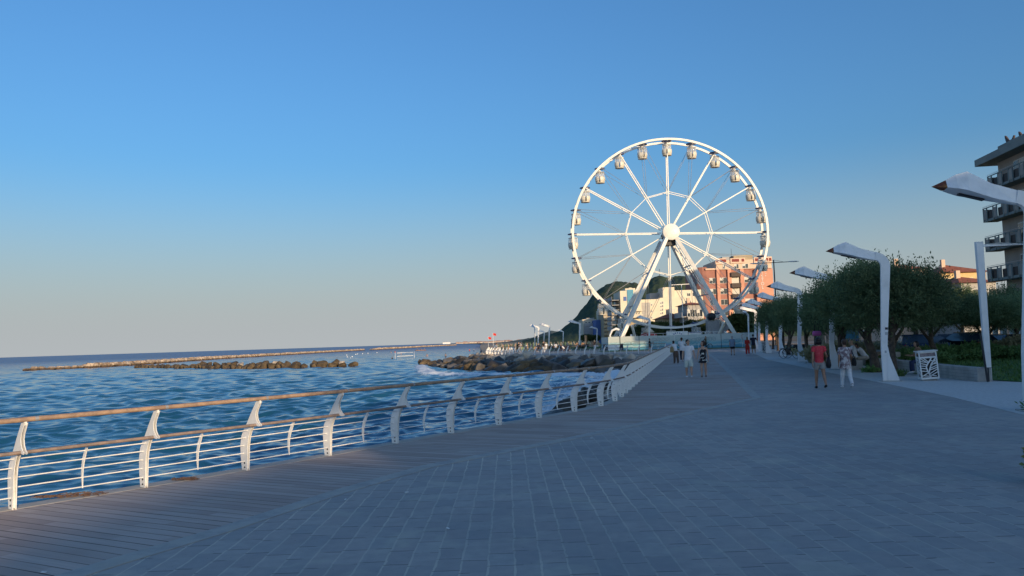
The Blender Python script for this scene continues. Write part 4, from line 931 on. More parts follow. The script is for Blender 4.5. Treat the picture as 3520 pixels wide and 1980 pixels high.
yb = box_building('yellow villa with red hipped roof showing over the trees at the right', *[XZ(p, 930, 128)[0] for p in (3236, 3385)], 128, 12, 11.0, M('yellow_render', (.70, .50, .24), .8), roof='hip', cols=4, rows=1, cat='villa', name='villa', rz=R(-4))
box_building('low house with red hipped roof in front of the yellow villa, mostly behind foliage', *[XZ(p, 930, 110)[0] for p in (3300, 3420)], 110, 10, 8.2, GREYW, roof='hip', cols=4, rows=1, cat='house', name='house')
box_building('pale salmon house glimpsed through the tall tree crowns', *[XZ(p, 930, 120)[0] for p in (3085, 3190)], 120, 10, 11.2, CREAMP, roof='hip', cols=3, rows=1, cat='house', name='house')

# grey hotel at the right: stepped concrete balconies, overhanging roof
hx, hy = 51.6, 80.0; HH = 7.5
ht = thing('hotel', 'tall shaded grey hotel with box balconies and jutting flat roof at the right edge', 'hotel', (hx, hy, 0), R(-HH) + R(180))
# local frame: +x runs to the right as seen from the sea side, here towards the viewer; -y faces the sea
def H_(x0, x1, y0, y1, z0, z1): return MB().bx(x0, x1, y0, y1, z0, z1)
ht.rotation_euler = (0, 0, math.atan2(-math.cos(R(HH)), -math.sin(R(HH))))
LH = 27.0
MB().bx(0, LH, 0, 14, -1, 19.0).build('wall', HOTELC, ht)
MB().bx(-1.5, LH + 1, -1.6, 15, 19.0, 19.7).build('roof', HOTELG, ht); MB().bx(1.1, LH, -.4, 13, 19.7, 20.5).build('roof_parapet', HOTELG, ht)
for i in range(5):
    z = 16.25 - 3.15 * i; st = -.9 if i in (1, 2, 3, 4) else .6
    b = MB().bx(st, LH, -1.35, -.003, z - .25, z).build('balcony', HOTELG, ht)
    x = st; m = MB(); p = MB(); dk = MB(); k = 0
    while x < LH - .5:
        MB().bx(x, x + .16, -1.42, -1.352, z - .25, z + 1.15).build('pier', HOTELG, b)
        if k % 2 == 0: MB().bx(x + .16, x + .75, -1.40, -1.352, z, z + 1.02).build('panel', HOTELC, b); x += .75
        else: MB().bx(x + .16, x + 1.35, -1.30, -1.25, z, z + .85).build('dark_opening', BLACK, b); x += 1.35  # black sheet standing in for the dark opening between the panels
        k += 1
    MB().bx(st, LH, -1.43, -1.34, z + 1.15, z + 1.24).build('coping', HOTELG, b)
    MB().bx(st - .003, st + .12, -1.35, -.01, z, z + 1.1).build('end_panel', HOTELC, b)
    MB().tube([(st, -1.39, z + 1.36), (LH, -1.39, z + 1.36)], .02, 6).build('handrail', STEEL, b)
    for xx in np.arange(3.2, LH - 2, 4.2):
        w_ = MB().bx(xx, xx + 2.2, -.06, -.003, z + .02, z + 2.2).build('window', FRAMEW, ht); MB().bx(xx + .1, xx + 1.05, -.09, -.063, z + .1, z + 2.1).build('pane', GLASS, w_); MB().bx(xx + 1.15, xx + 2.1, -.09, -.063, z + .1, z + 2.1).build('blind', BLIND, w_)
for xx in np.arange(.2, LH, 1.7): MB().bx(xx, xx + .35, -2.6, -2.2, -.5, 3.2).build('column', FRAMEW, ht)
MB().bx(-.5, LH, -2.8, -.003, 3.2, 3.7).build('canopy', FRAMEW, ht); MB().bx(0, LH, -.06, -.003, 0, 3.0).build('shopfront', GLASS, ht)
for k, dx in enumerate((.4, 1.9)):
    s_ = MB(); s_.prism([(0, -.1), (.5, -.2), (1.3, .0), (1.5, .55), (1.35, .6), (1.0, .3), (.4, .28), (-.1, .85), (-.35, 1.0), (-.35, .75)], (dx + 1.3, .3 + k * .6, 20.55), (1, 0, 0), (0, 0, 1), .14); s_.build('roof_ornament', M('weathered_brown_metal', (.085, .06, .055), .7), ht)

# hotels in the same seafront row, beside and behind the viewer: they shade the promenade
row0 = Vector((49.7, 80, 0)); rdir = Vector((-math.sin(R(13)), -math.cos(R(13)), 0))
for k, (s0, L, hgt, lab) in enumerate(((55, 11.5, 17.2, 'grey seafront hotel beside the promenade next along from the tall one'), (67.5, 15, 15.2, 'cream seafront hotel further back along the promenade'), (84.2, 27, 13.3, 'long pale seafront hotel behind the viewer'), (112.6, 13.5, 12.5, 'white seafront hotel behind the viewer beside the long pale one'), (127.5, 20, 11.5, 'low beige seafront hotel behind the viewer'), (149, 40, 13.5, 'last hotel of the seafront row'))):
    p = row0 + rdir * (s0 + L) + Vector((6, 0, 0)); t = thing('hotel', lab, 'hotel', p, R(90 - 13)); t.location = p
    MB().bx(0, L, -14, 0, -1, hgt).build('wall', (HOTELC, CREAM, GREYW, WALLW, TAN, HOTELC)[k], t); MB().bx(-.5, L + .5, -14.5, .8, hgt, hgt + .4).build('roof', HOTELG, t)
    MB().bx(L * .3, L * .55, -10, -4, hgt + .4, hgt + 1.2).build('roof_cabin', GREYW, t)
    if k == 4:
        for xa, xb in ((.5, 4.7), (6.3, 8.1), (9.9, 14.0), (14.8, L)): MB().bx(xa, xb, -1.2, .75, hgt + .403, hgt + .53).build('roof_parapet', HOTELG, t)  # added unseen blocks, spaced to shape the sun patches on the deck
    for i in range(3): MB().bx(.5, L - .5, .003, 1.2, 3.4 + 3.2 * i, 4.5 + 3.2 * i).build('balcony', HOTELG, t)
    for i in range(3):
        for xx in np.arange(1.5, L - 2, 3.4): MB().bx(xx, xx + 1.8, .003, .05, 1.0 + 3.2 * i + .2, 3.0 + 3.2 * i).build('window', GLASS, t)

# ---------------- hill, far coast ----------------
FOL_HILL = None
def mat_hill(nm='wooded_hill', a=(.04, .068, .05), b=(.075, .10, .05), c3=(.17, .14, .085)):
    m, t = new(nm); pos = t.n('ShaderNodeNewGeometry').outputs['Position']
    n = t.noise(pos, .16, 5, .65); c = t.mix(t.ramp(n, .35, .65), a, b)
    c = t.mix(t.math('MULTIPLY', t.ramp(t.noise(pos, .03, 4, .6), .55, .68), .55), c, c3)
    t.l(c, t.b.inputs['Base Color']); t.b.inputs['Roughness'].default_value = .95; t.b.inputs['Specular IOR Level'].default_value = .1
    t.bump(t.noise(pos, .35, 5), 1.0, 1.5); return m
def hill(name, ridge, Y, depth, mat, seed, rough=1.6, front=.5):
    xs = [p[0] for p in ridge]; zs = [p[1] for p in ridge]
    nx, ny = 260, 70; X = np.linspace(xs[0], xs[-1], nx); V = []
    for j in range(ny):
        v = j / (ny - 1); y = Y - depth * front + depth * v
        e = math.sin(min(1, v / front) * math.pi / 2) ** .8 if v < front else math.cos((v - front) / (1 - front) * math.pi / 2)
        for i in range(nx):
            zr = np.interp(X[i], xs, zs); q = Vector((X[i] * .07, y * .07, seed)); q2 = Vector((X[i] * .33, y * .33, seed + 5))
            z = -2.2 + (zr + 2.2) * e; z += rough * (1.6 * mnoise.noise(q * .6) * (1 - abs(2 * v - 1)) + .9 * abs(mnoise.noise(q * 2.2)) + .6 * mnoise.noise(q2)) * min(1, (zr + 2) / 8) * (.25 + .75 * e)
            V.append((X[i] * (y / Y), y, z))
    idx = np.arange(nx * ny).reshape(ny, nx); Q = np.stack([idx[:-1, :-1], idx[:-1, 1:], idx[1:, 1:], idx[1:, :-1]], -1).reshape(-1, 4)
    o = obj(name, npmesh(name, np.array(V), Q, mat, True)); tag(o, kind='structure'); return o
HILLM = mat_hill(); Yh = 560
hill('hill', [XZ(*p, Yh) for p in [(1795, 1174), (1840, 1166), (1880, 1157), (1925, 1140), (1960, 1114), (1985, 1092), (1995, 1075), (2015, 1052), (2040, 1018), (2060, 1000), (2085, 985), (2110, 977), (2130, 975), (2150, 980), (2170, 983), (2195, 984), (2225, 978), (2245, 966), (2270, 961), (2300, 966), (2320, 960), (2345, 956), (2375, 962), (2400, 975), (2440, 992), (2500, 1005), (2600, 1040), (2800, 1090)]], Yh, 330, HILLM, 3)
hill('coast_hills', [XZ(*p, 1300) for p in [(1690, 1179), (1740, 1175), (1790, 1169), (1830, 1162), (1868, 1147), (1895, 1138), (1920, 1142), (1960, 1130), (2050, 1120), (2300, 1110)]], 1300, 500, mat_hill('hazed_wooded_hill', (.10, .13, .125), (.13, .15, .13), (.16, .15, .12)), 9, 1.2)  # paler, greyer copy of the hill colours: distance haze put into the colour
t = thing('antenna_mast', 'thin radio mast on the crest of the hill', 'mast', (PY(2121, 975, Yh).x, Yh, PY(2121, 980, Yh).z)); MB().tube([(0, 0, -2), (0, 0, 4.2)], .22, 6).build('pole', STEEL, t)
tag(sheet('far_coast', [(-1150, 9500), (-330, 4200), (-60, 1480), (600, 1500), (3000, 9500)], ZS + 1.0, EARTH), kind='structure')
FARW = M('far_white_wall', (.60, .53, .47), .8); FARP = M('far_pink_wall', (.50, .39, .34), .8)
FARR = M('far_roof', (.38, .23, .18), .9)
FH = []
for i in range(46):
    px = 1575 + 290 * (i / 45) + rng.uniform(-3, 3); d = 3600 - 2000 * (i / 45) + rng.uniform(-150, 150); p = ray(px, 1180); k = d / p.y; wd = rng.uniform(7, 22); hh = rng.uniform(3, 7) * (d / 3600 + .12)
    t = thing('far_house', None, 'house', (p.x * k, d, ZS + 1), rng.uniform(-.2, .2)); FH.append(t)
    tag(t, 'tiny far house in the town along the distant shore', None, 'houses of the far town')
    MB().bx(-wd / 2, wd / 2, 0, 9, 0, hh).build('wall', FARW if i % 3 else FARP, t)
    MB().add([(-wd / 2 - .5, -.5, hh), (wd / 2 + .5, -.5, hh), (wd / 2 + .5, 9.5, hh), (-wd / 2 - .5, 9.5, hh), (-wd / 2 + 2, 4.5, hh + 2.6), (wd / 2 - 2, 4.5, hh + 2.6)], [(0, 1, 5, 4), (1, 2, 5), (2, 3, 4, 5), (3, 0, 4)]).build('roof', FARR, t)
p = ray(1535, 1186); k = 4300 / p.y
t = thing('warehouse', 'long low white warehouse at the tip of the distant coast', 'warehouse', (p.x * k, 4300, ZS + 1)); MB().bx(-21, 21, 0, 15, 0, 9).build('wall', WHITE, t); MB().add([(-22, -1, 9), (22, -1, 9), (22, 16, 9), (-22, 16, 9), (-22, 7.5, 11), (22, 7.5, 11)], [(0, 1, 5, 4), (3, 4, 5, 2), (0, 4, 3), (1, 2, 5)]).build('roof', FARW, t)
# ---------------- trees and shrubs ----------------
def mat_leaf(name, a, b, rand=.2):
    m, t = new(name); tc = t.n('ShaderNodeTexCoord'); oi = t.n('ShaderNodeObjectInfo')
    c = t.mix(t.ramp(t.noise(tc.outputs['Object'], 1.6, 3), .35, .65), a, b)
    k = t.math('MULTIPLY_ADD', oi.outputs['Random'], rand * 2, 1 - rand); h = t.n('ShaderNodeHueSaturation'); t.l(k, h.inputs['Value']); t.l(c, h.inputs['Color'])
    t.l(h.outputs[0], t.b.inputs['Base Color']); t.b.inputs['Roughness'].default_value = .7; t.b.inputs['Specular IOR Level'].default_value = .15
    tr = t.n('ShaderNodeBsdfTranslucent'); t.l(h.outputs[0], tr.inputs['Color']); mx = t.n('ShaderNodeMixShader'); mx.inputs[0].default_value = .22
    out = [n for n in t.t.nodes if n.bl_idname == 'ShaderNodeOutputMaterial'][0]; t.l(t.b.outputs[0], mx.inputs[1]); t.l(tr.outputs[0], mx.inputs[2]); t.l(mx.outputs[0], out.inputs['Surface']); return m
LEAF = mat_leaf('tamarisk_leaf', (.12, .185, .09), (.18, .23, .11))
LEAF2 = mat_leaf('olive_leaf', (.05, .08, .03), (.10, .12, .045))
LEAFG = mat_leaf('grey_shrub_leaf', (.22, .26, .17), (.30, .31, .21))
LEAFD = mat_leaf('dry_grass_leaf', (.28, .25, .13), (.36, .31, .17))
LEAFB = mat_leaf('bright_shrub_leaf', (.12, .23, .075), (.19, .29, .10))
BARK = M('rough_bark', (.13, .10, .075), .9, (.07, .055, .045), 6, bump=.9, bscale=18, bdist=.04)
def spray_mesh(name, lobes, n, mat, seed, L=(.28, .6), leaf=(.13, .034), per=9, up=.75, inner=.45, flat=False, wisps=0):
    """Crown of many feathery sprays: each spray carries small leaf-sized faces along an upswept twig."""
    g = np.random.default_rng(seed); lob = np.array([l[:6] for l in lobes], float); wgt = (lob[:, 3] * lob[:, 4] * lob[:, 5]) ** .67; wgt /= wgt.sum()
    li = g.choice(len(lob), n, p=wgt); d = g.normal(size=(n, 3)); d[:, 2] += .25; d /= np.linalg.norm(d, axis=1, keepdims=True)
    rr = inner + (1 - inner) * g.random(n) ** .6; clump = 1 + .22 * np.sin(d[:, 0] * 5 + li) * np.sin(d[:, 1] * 4.3 + 2 * li) + .15 * np.sin(d[:, 2] * 7 + li * 3)
    base = lob[li, :3] + d * lob[li, 3:] * (rr * clump)[:, None]
    dr = d * 1.0 + np.array([0, 0, up]) + g.normal(size=(n, 3)) * .35; dr /= np.linalg.norm(dr, axis=1, keepdims=True)
    ln = g.uniform(L[0], L[1], n)
    if wisps:
        w = g.random(n) < wisps; top = d[:, 2] > .25; w &= top; ln[w] *= 1.5; dr[w] = dr[w] * .3 + np.array([0, 0, 1]); dr /= np.linalg.norm(dr, axis=1, keepdims=True)
    V = []; m = n * per
    tt = np.repeat(np.linspace(.05, 1, per)[None], n, 0) + g.uniform(-.05, .05, (n, per))
    pos = base[:, None, :] + dr[:, None, :] * (ln[:, None] * tt)[..., None] + g.normal(size=(n, per, 3)) * .03
    ld = dr[:, None, :] * .8 + g.normal(size=(n, per, 3)) * .55; ld /= np.linalg.norm(ld, axis=2, keepdims=True)
    sd = np.cross(ld, g.normal(size=(n, per, 3))); sd /= np.linalg.norm(sd, axis=2, keepdims=True)
    ll = leaf[0] * g.uniform(.6, 1.3, (n, per))[..., None]; lw = leaf[1] * g.uniform(.7, 1.3, (n, per))[..., None]
    a = pos - sd * lw * .5; b = pos + ld * ll * .55 - sd * lw; c = pos + ld * ll; e = pos + ld * ll * .5 + sd * lw
    V = np.stack([a, b, c, e], 2).reshape(-1, 3); Q = np.arange(len(V)).reshape(-1, 4)
    return npmesh(name, V, Q, mat)
def trunk_mesh(name, paths):
    m = MB()
    for pts, rad in paths: m.tube(pts, rad, 9)
    return m.mesh(name, BARK)
CR = []
def lobes(seed, n, r, h0, h1, sz):
    g = random.Random(seed); out = []
    for i in range(n):
        a = 6.283 * i / n + g.uniform(-.4, .4); q = r * g.uniform(.35, 1); s = g.uniform(*sz)
        out.append((math.cos(a) * q, math.sin(a) * q, g.uniform(h0, h1), s, s, s * g.uniform(.7, .95)))
    out.append((0, 0, (h0 + h1) / 2, sz[1], sz[1], sz[1] * .8)); return out
CR = [spray_mesh('tamarisk_crown', lobes(s, 13, 1.75, 2.5, 3.45, (.5, .95)), 4300, LEAF, s, L=(.3, .75), leaf=(.12, .024), per=12, wisps=.28, inner=.35) for s in (1, 2, 3)]
TK = [trunk_mesh('tamarisk_trunk', [([(-.1, .0, -.05), (-.12, 0, .1), (-.05, .05, .7), (.15, .1, 1.3), (.1, .1, 2.0), (.2, 0, 2.9)], [.36, .22, .17, .155, .12, .05]), ([(.14, .1, 1.3), (.55, .2, 1.9), (1.0, .1, 2.6)], [.1, .08, .03]), ([(.1, .1, 1.6), (-.4, -.2, 2.2), (-.9, -.1, 2.9)], [.09, .07, .03])]),
      trunk_mesh('tamarisk_trunk', [([(0, 0, -.05), (0, 0, .12), (-.04, .03, .8), (-.08, 0, 1.35), (.05, 0, 2.0), (0, 0, 3.0)], [.26, .16, .135, .125, .10, .04]), ([(-.06, 0, 1.4), (-.6, .1, 2.0), (-1.0, 0, 2.7)], [.09, .07, .03]), ([(0, 0, 1.7), (.6, .1, 2.3), (.9, .2, 2.9)], [.08, .06, .03])])]
def tree(x, y, s, var, tv, label, group='tamarisk trees in the planted strip', rz=None, sz=1.0, leaf=None):
    t = thing('tamarisk_tree', label, 'tree', (x, y, 0), rz if rz is not None else rng.uniform(0, 6.28), group); t.scale = (s * .94, s * .94, s * sz * .96)
    obj('trunk', TK[tv], t); obj('crown', CR[var], t); return t
tree(15.75, 34.0, 1.12, 0, 0, 'dark tamarisk tree with thick leaning trunk behind the nearest full street lamp', rz=2.9, sz=1.0)
tree(15.05, 30.6, .98, 1, 1, 'slim tamarisk trunk with grass at its foot, left of the patterned litter bin', rz=.4, sz=1.04)
tree(18.6, 43.5, 1.0, 2, 0, 'tamarisk tree with forked trunk directly behind the woman in red', rz=.6)
tree(16.9, 40.0, .92, 1, 1, 'tamarisk tree rising behind the second street lamp, over the two walking women', rz=1.6)
tree(19.9, 52.5, 1.02, 0, 1, 'tamarisk tree shading the parked bicycle', rz=4.0)
tree(22.6, 63.5, 1.05, 1, 0, 'tamarisk tree just left of the parked bicycle', rz=5.0)
tree(25.2, 72.0, 1.02, 2, 1, 'tamarisk tree over the far litter bin', rz=1.0)
tree(27.6, 80.5, 1.0, 0, 1, 'tamarisk tree at the far end of the planted strip near the red woman', rz=2.0)
tree(29.9, 89.0, .95, 1, 1, 'last tamarisk tree of the strip beside the painted hoarding', rz=3.0)
PK = 'park trees behind the lawn'
for x, y, s, v, tv, lab in [(18.3, 37.5, .98, 1, 0, 'tall ragged tree between the leaning trunk and the yellow villa'), (22.6, 41.5, .9, 2, 0, 'broad dark park tree with forked black trunk beyond the lawn'), (26.2, 43.0, .84, 0, 0, 'dark park tree behind the straight lamp post'), (24.5, 50, 1.1, 0, 1, 'park tree behind the seated people, half hidden by nearer crowns'), (30.3, 46.5, .86, 1, 1, 'park tree before the white columns of the grey hotel'),
                          (34.0, 50.5, 1.0, 2, 1, 'park tree below the lowest balcony of the grey hotel'), (30.5, 58, 1.15, 1, 0, 'park tree far behind the seated people beside the parked cars'), (29.0, 68, 1.2, 2, 0, 'park tree behind the blue kiosk'), (34.5, 78, 1.25, 0, 0, 'park tree in the gloom behind the strip trees'), (36, 92, 1.2, 1, 1, 'park tree in the dark background beside the road light'), (41, 56, 1.1, 0, 0, 'park tree close to the left corner of the grey hotel'), (38.5, 66, 1.15, 2, 1, 'park tree behind the parked cars in front of the hotel corner')]:
    tree(x, y, s, v, tv, lab, PK)
# sunlit trees behind the wheel
CRO = spray_mesh('olive_crown', lobes(9, 8, 1.6, 2.2, 3.4, (.9, 1.3)), 3800, LEAF2, 9, L=(.3, .5), leaf=(.22, .07), per=7)
for x, y, s, lab in [(35.5, 118, 1.2, 'sunlit yellow green tree beside the right foot of the ferris wheel'), (39.5, 121, 1.35, 'sunlit olive tree between the wheel foot and the road light'), (43, 126, 1.5, 'olive tree in front of the orange hotel wing'), (33.0, 140, 1.1, 'olive tree behind the wheel platform on the right'), (29.5, 142, 1.05, 'dark olive tree behind the wheel boarding platform'), (24.5, 140, 1.05, 'olive tree left of the vertical wheel spoke, in front of the red roofed house'), (20.5, 143, 1.0, 'small round tree behind the left wheel leg'), (27, 146, 1.1, 'olive tree between house and wheel platform'), (37, 146, 1.15, 'olive tree below the corner bay of the orange hotel'), (21.3, 225, .75, 'small tree in front of the white apartment block'), (23.6, 225, .7, 'small tree beside the blue house')]:
    t = thing('olive_tree', lab, 'tree', (x, y, 0), rng.uniform(0, 6), 'trees behind the ferris wheel'); t.scale = (s, s, s); obj('trunk', TK[1], t); obj('crown', CRO, t)
# shrubs on the lawn
def shrub(x, y, r, h, mat, seed, label, dens=650, leaf=(.16, .05)):
    me = spray_mesh('shrub_foliage', [(0, 0, h * .35, r, r, h * .5), (r * .5, .2, h * .3, r * .6, r * .6, h * .45), (-r * .5, -.1, h * .3, r * .6, r * .6, h * .42)], dens, mat, seed, L=(.12, .26), leaf=leaf, per=6, up=.9, inner=.5)
    return tag(obj('shrub', me, loc=(x, y, 0)), label, 'shrub', 'shrubs on the lawn')
shrub(23.6, 43.0, 2.1, 0.78, LEAFB, 11, 'green rounded shrub on the lawn just right of the litter bin')
shrub(20.6, 40.0, 1.8, 0.70, LEAFB, 12, 'low green shrub on the lawn directly behind the litter bin')
shrub(27.0, 49.5, 2.0, 0.90, LEAFG, 13, 'grey mounded shrub on the lawn behind the green one')
shrub(30.0, 52.0, 2.2, 0.94, LEAFD, 14, 'brownish mounded shrub on the lawn before the black car', 1100)
shrub(25.6, 43.0, 1.5, 0.94, LEAFB, 15, 'leafy dark green shrub on the lawn left of the straight lamp post')
shrub(29.3, 44.8, 2.0, 1.17, LEAFD, 16, 'tall dry brown shrub right of the straight lamp post', 1200)
shrub(27.6, 42.6, 1.6, 0.58, LEAFB, 17, 'low dark shrub on the lawn right of the straight lamp post')
shrub(33.0, 45.0, 2.0, 1.17, LEAFG, 18, 'grey green shrub at the right end of the lawn')
shrub(31.5, 40.5, 1.5, 1.01, LEAFB, 19, 'dark green shrub at the right edge of the lawn')
shrub(22.5, 47.5, 2.6, 1.01, LEAFG, 20, 'wide grey shrub behind the seated people', 1300)
shrub(19.6, 45.5, 2.2, 1.09, LEAFD, 21, 'dry grass clump behind the lady in the flowered blouse', 1300)
shrub(21.5, 50, 2.4, 1.17, LEAFD, 22, 'dry grass clump before the blue kiosk', 1300)
for x, y, lab in [(15.0, 30.55, 'tuft of grass round the slim trunk left of the litter bin'), (15.65, 33.9, 'tuft of grass at the foot of the leaning trunk'), (11.3, 16.55, 'dark tuft of weeds at the foot of the nearest street lamp')]:
    me = spray_mesh('grass_tuft', [(0, 0, .02, .3, .26, .06)], 420, LEAFB, int(x * 10), L=(.06, .18), leaf=(.12, .018), per=3, up=1.2, inner=.1); tag(obj('grass_tuft', me, loc=(x, y, 0)), lab, 'grass', kind='thing')
# grass blades along the visible edge of the lawn
g = np.random.default_rng(5); n = 26000
xs = g.uniform(15.2, 44, n); ys = g.uniform(25.6, 60, n)
poly = lawn_poly
def inside(x, y, P):
    c = np.zeros(len(x), bool)
    for (x1, y1), (x2, y2) in zip(P, P[1:] + P[:1]):
        if y1 == y2: continue
        c ^= ((y1 > y) != (y2 > y)) & (x < (x2 - x1) * (y - y1) / (y2 - y1) + x1)
    return c
k = inside(xs, ys, poly); xs, ys = xs[k], ys[k]; n = len(xs)
hh = g.uniform(.05, .14, n); an = g.uniform(0, 6.28, n); dx, dy = np.cos(an) * .03, np.sin(an) * .03; lx, ly = g.normal(0, .03, n), g.normal(0, .03, n); z0 = np.full(n, .025)
V = np.stack([np.stack([xs - dx, ys - dy, z0], -1), np.stack([xs + dx, ys + dy, z0], -1), np.stack([xs + lx + dx * .2, ys + ly + dy * .2, z0 + hh], -1), np.stack([xs + lx - dx * .2, ys + ly - dy * .2, z0 + hh], -1)], 1).reshape(-1, 3)
tag(obj('lawn_grass', npmesh('lawn_grass', V, np.arange(len(V)).reshape(-1, 4), M('grass_blade', (.07, .15, .035), .7, (.10, .18, .045), 2))), 'short green grass blades covering the lawn behind the low wall', 'grass', kind='stuff')
# ---------------- people ----------------
SKIN = M('skin', (.50, .31, .22), .55, (.44, .26, .18), 12); SKINT = M('tanned_skin', (.36, .20, .13), .55, (.31, .17, .11), 12)
HBLACK = M('black_hair', (.010, .009, .009), .5); HBROWN = M('brown_hair', (.05, .025, .015), .5); HGREY = M('grey_hair', (.35, .33, .31), .6); HBLOND = M('fair_hair', (.26, .17, .09), .6)
def cloth(name, c, c2=None, sc=6): return M(name, c, .85, c2, sc, bump=.15, bscale=30)
C_WHITE = cloth('white_cotton', (.72, .73, .76)); C_MINT = cloth('pale_mint_cotton', (.55, .62, .58)); C_NAVY = cloth('navy_cotton', (.015, .018, .04)); C_BLACK = cloth('black_cotton', (.014, .014, .016))
C_RED = M('red_speckled_cotton', (.55, .03, .05), .85, (.60, .20, .20), 60, .52, .7); C_RED2 = cloth('red_cotton', (.58, .035, .025)); C_GREY = cloth('grey_cotton', (.30, .29, .28)); C_BLUEG = cloth('blue_grey_cotton', (.22, .30, .40)); C_BROWN = cloth('brown_cotton', (.11, .075, .06)); C_KHAKI = cloth('khaki_cotton', (.33, .28, .21)); C_OLIVE = cloth('olive_cotton', (.10, .085, .05)); C_DENIM = cloth('denim', (.03, .045, .11)); C_TAN = cloth('tan_knit', (.30, .18, .11)); C_BEIGE = cloth('beige_linen', (.45, .40, .34))
C_FLOR = M('black_white_floral', (.012, .014, .02), .85, (.62, .64, .60), 9, .52, .58); C_FLOR2 = M('mauve_floral', (.20, .14, .16), .85, (.55, .52, .52), 11, .44, .60)
LEATHER = M('navy_leather', (.012, .014, .022), .5); STRAW = M('woven_straw', (.42, .30, .14), .8, (.30, .20, .09), 30)
def V3(*a): return Vector(a)
def person(label, x, y, head, h, look, pose=None, z=0.0, voxel=None, group=None):
    P = dict(legs=((8, 6), (-10, 14)), arms=((-8, 7, 8), (10, 7, 12)), lean=0, yaw=0, nod=0, seat=None, spread=.012); P.update(pose or {})
    vx = voxel or .013
    t = thing('person', label, 'person', (x, y, z), -R(head), group)
    fem = look.get('f', 0); fat = look.get('fat', 1.0)
    pel = V3(0, 0, .505 * h); J = {}
    for s, (a, b) in zip((-1, 1), P['legs']):
        hip = pel + V3(s * .048 * h, 0, 0); a_, b_ = R(a), R(a - b); o = P['spread'] * s * h
        kn = hip + V3(o, math.sin(a_) * .245 * h, -math.cos(a_) * .245 * h); an = kn + V3(o * .3, math.sin(b_) * .225 * h, -math.cos(b_) * .225 * h)
        J[s] = [hip, kn, an, b_]
    low = min(J[s][2].z for s in (-1, 1)) - .042 * h
    dz = (P['seat'] + .062 * h - pel.z) if P['seat'] is not None else -low
    pel.z += dz
    for s in (-1, 1):
        for k in range(3): J[s][k].z += dz
    L = R(P['lean']); up = V3(0, math.sin(L), math.cos(L)); fw = V3(0, math.cos(L), -math.sin(L))
    sh = pel + up * (.305 * h); nk = pel + up * (.345 * h); hc = nk + up * (.075 * h) + fw * (.012 * h)
    ym = Matrix.Rotation(R(-P['yaw']), 3, 'Z') @ Matrix.Rotation(R(P['nod']), 3, 'X')
    sw = (.098 if fem else .112) * h; A = {}
    for s, ar in zip((-1, 1), P['arms']):
        f, o, e = ar[:3]; inn = ar[3] if len(ar) > 3 else 0
        S = sh + V3(s * sw, 0, -.005 * h); d = V3(s * math.sin(R(o)), math.sin(R(f)) * math.cos(R(o)), -math.cos(R(f)) * math.cos(R(o)))
        E = S + d * (.165 * h); d2 = V3(s * math.sin(R(o * .6 - inn)), math.sin(R(f + e)), -math.cos(R(f + e))).normalized(); Wt = E + d2 * (.145 * h); A[s] = [S, E, Wt, d2]
    # body: one continuous skin
    m = MB(); q = .9 if fem else 1.0
    m.tube([pel - up * .05 * h, pel, pel + up * .09 * h, pel + up * .18 * h, pel + up * .26 * h, sh, nk], [(.07 * h, .055 * h), (.086 * h * fat, .062 * h * fat), (.072 * h * q * fat, .052 * h * fat), (.082 * h * q, .06 * h * fat), (.088 * h * q, .058 * h), (.07 * h, .042 * h), (.034 * h, .034 * h)], 14, ref=(1, 0, 0))
    m.tube([nk - up * .02 * h, hc], [.031 * h, .029 * h], 10)
    hm = ym
    m.ell(hc + up * .012 * h, (.047 * h, .056 * h, .060 * h), 14, 10, hm); m.ell(hc + hm @ V3(0, .016 * h, -.032 * h), (.034 * h, .038 * h, .035 * h), 12, 8, hm)
    m.tube([hc + hm @ V3(0, .050 * h, .012 * h), hc + hm @ V3(0, .064 * h, -.010 * h), hc + hm @ V3(0, .05 * h, -.016 * h)], [.006 * h, .010 * h, .007 * h], 8)
    for s in (-1, 1): m.ell(hc + hm @ V3(s * .047 * h, -.004 * h, .0), (.007 * h, .014 * h, .02 * h), 8, 6, hm)
    for s in (-1, 1):
        hip, kn, an, b_ = J[s]
        m.tube([hip + V3(0, 0, .02 * h), hip.lerp(kn, .3), kn, kn.lerp(an, .3), kn.lerp(an, .75), an - V3(0, 0, .012 * h)], [.05 * h * fat, .047 * h, .031 * h, .034 * h, .022 * h, .019 * h], 12)
        fd = V3(0, math.cos(b_ * .6), math.sin(b_ * .35) * (0 if b_ > 0 else 1)); fd.normalize()
        m.tube([an + V3(0, -.022 * h, -.018 * h), an + fd * .04 * h - V3(0, 0, .022 * h), an + fd * .10 * h - V3(0, 0, .03 * h)], [(.02 * h, .02 * h), (.024 * h, .017 * h), (.021 * h, .010 * h)], 10, ref=(1, 0, 0)); J[s].append(fd)
        S, E, Wt, d2 = A[s]
        m.tube([S - V3(s * .015 * h, 0, -.006 * h), S.lerp(E, .35), E, E.lerp(Wt, .3), Wt], [.030 * h, .028 * h, .021 * h, .022 * h, .0145 * h], 10)
        side = V3(0, 1, 0) - d2 * d2.y; side = side.normalized() if side.length > .2 else V3(s, 0, 0); nrm = d2.cross(side)
        m.tube([Wt - d2 * .005 * h, Wt + d2 * .03 * h, Wt + d2 * .055 * h], [(.014 * h, .010 * h), (.023 * h, .010 * h), (.021 * h, .009 * h)], 8, ref=side)
        inw = V3(-s, 0, 0)
        for k, (of, ln) in enumerate(((-.017, .042), (-.006, .047), (.006, .045), (.016, .036))):
            p0 = Wt + d2 * .052 * h + side * of * h; m.tube([p0, p0 + d2 * ln * .55 * h + inw * .004 * h, p0 + d2 * ln * .95 * h + inw * .016 * h], [.0058 * h, .0054 * h, .0045 * h], 6)
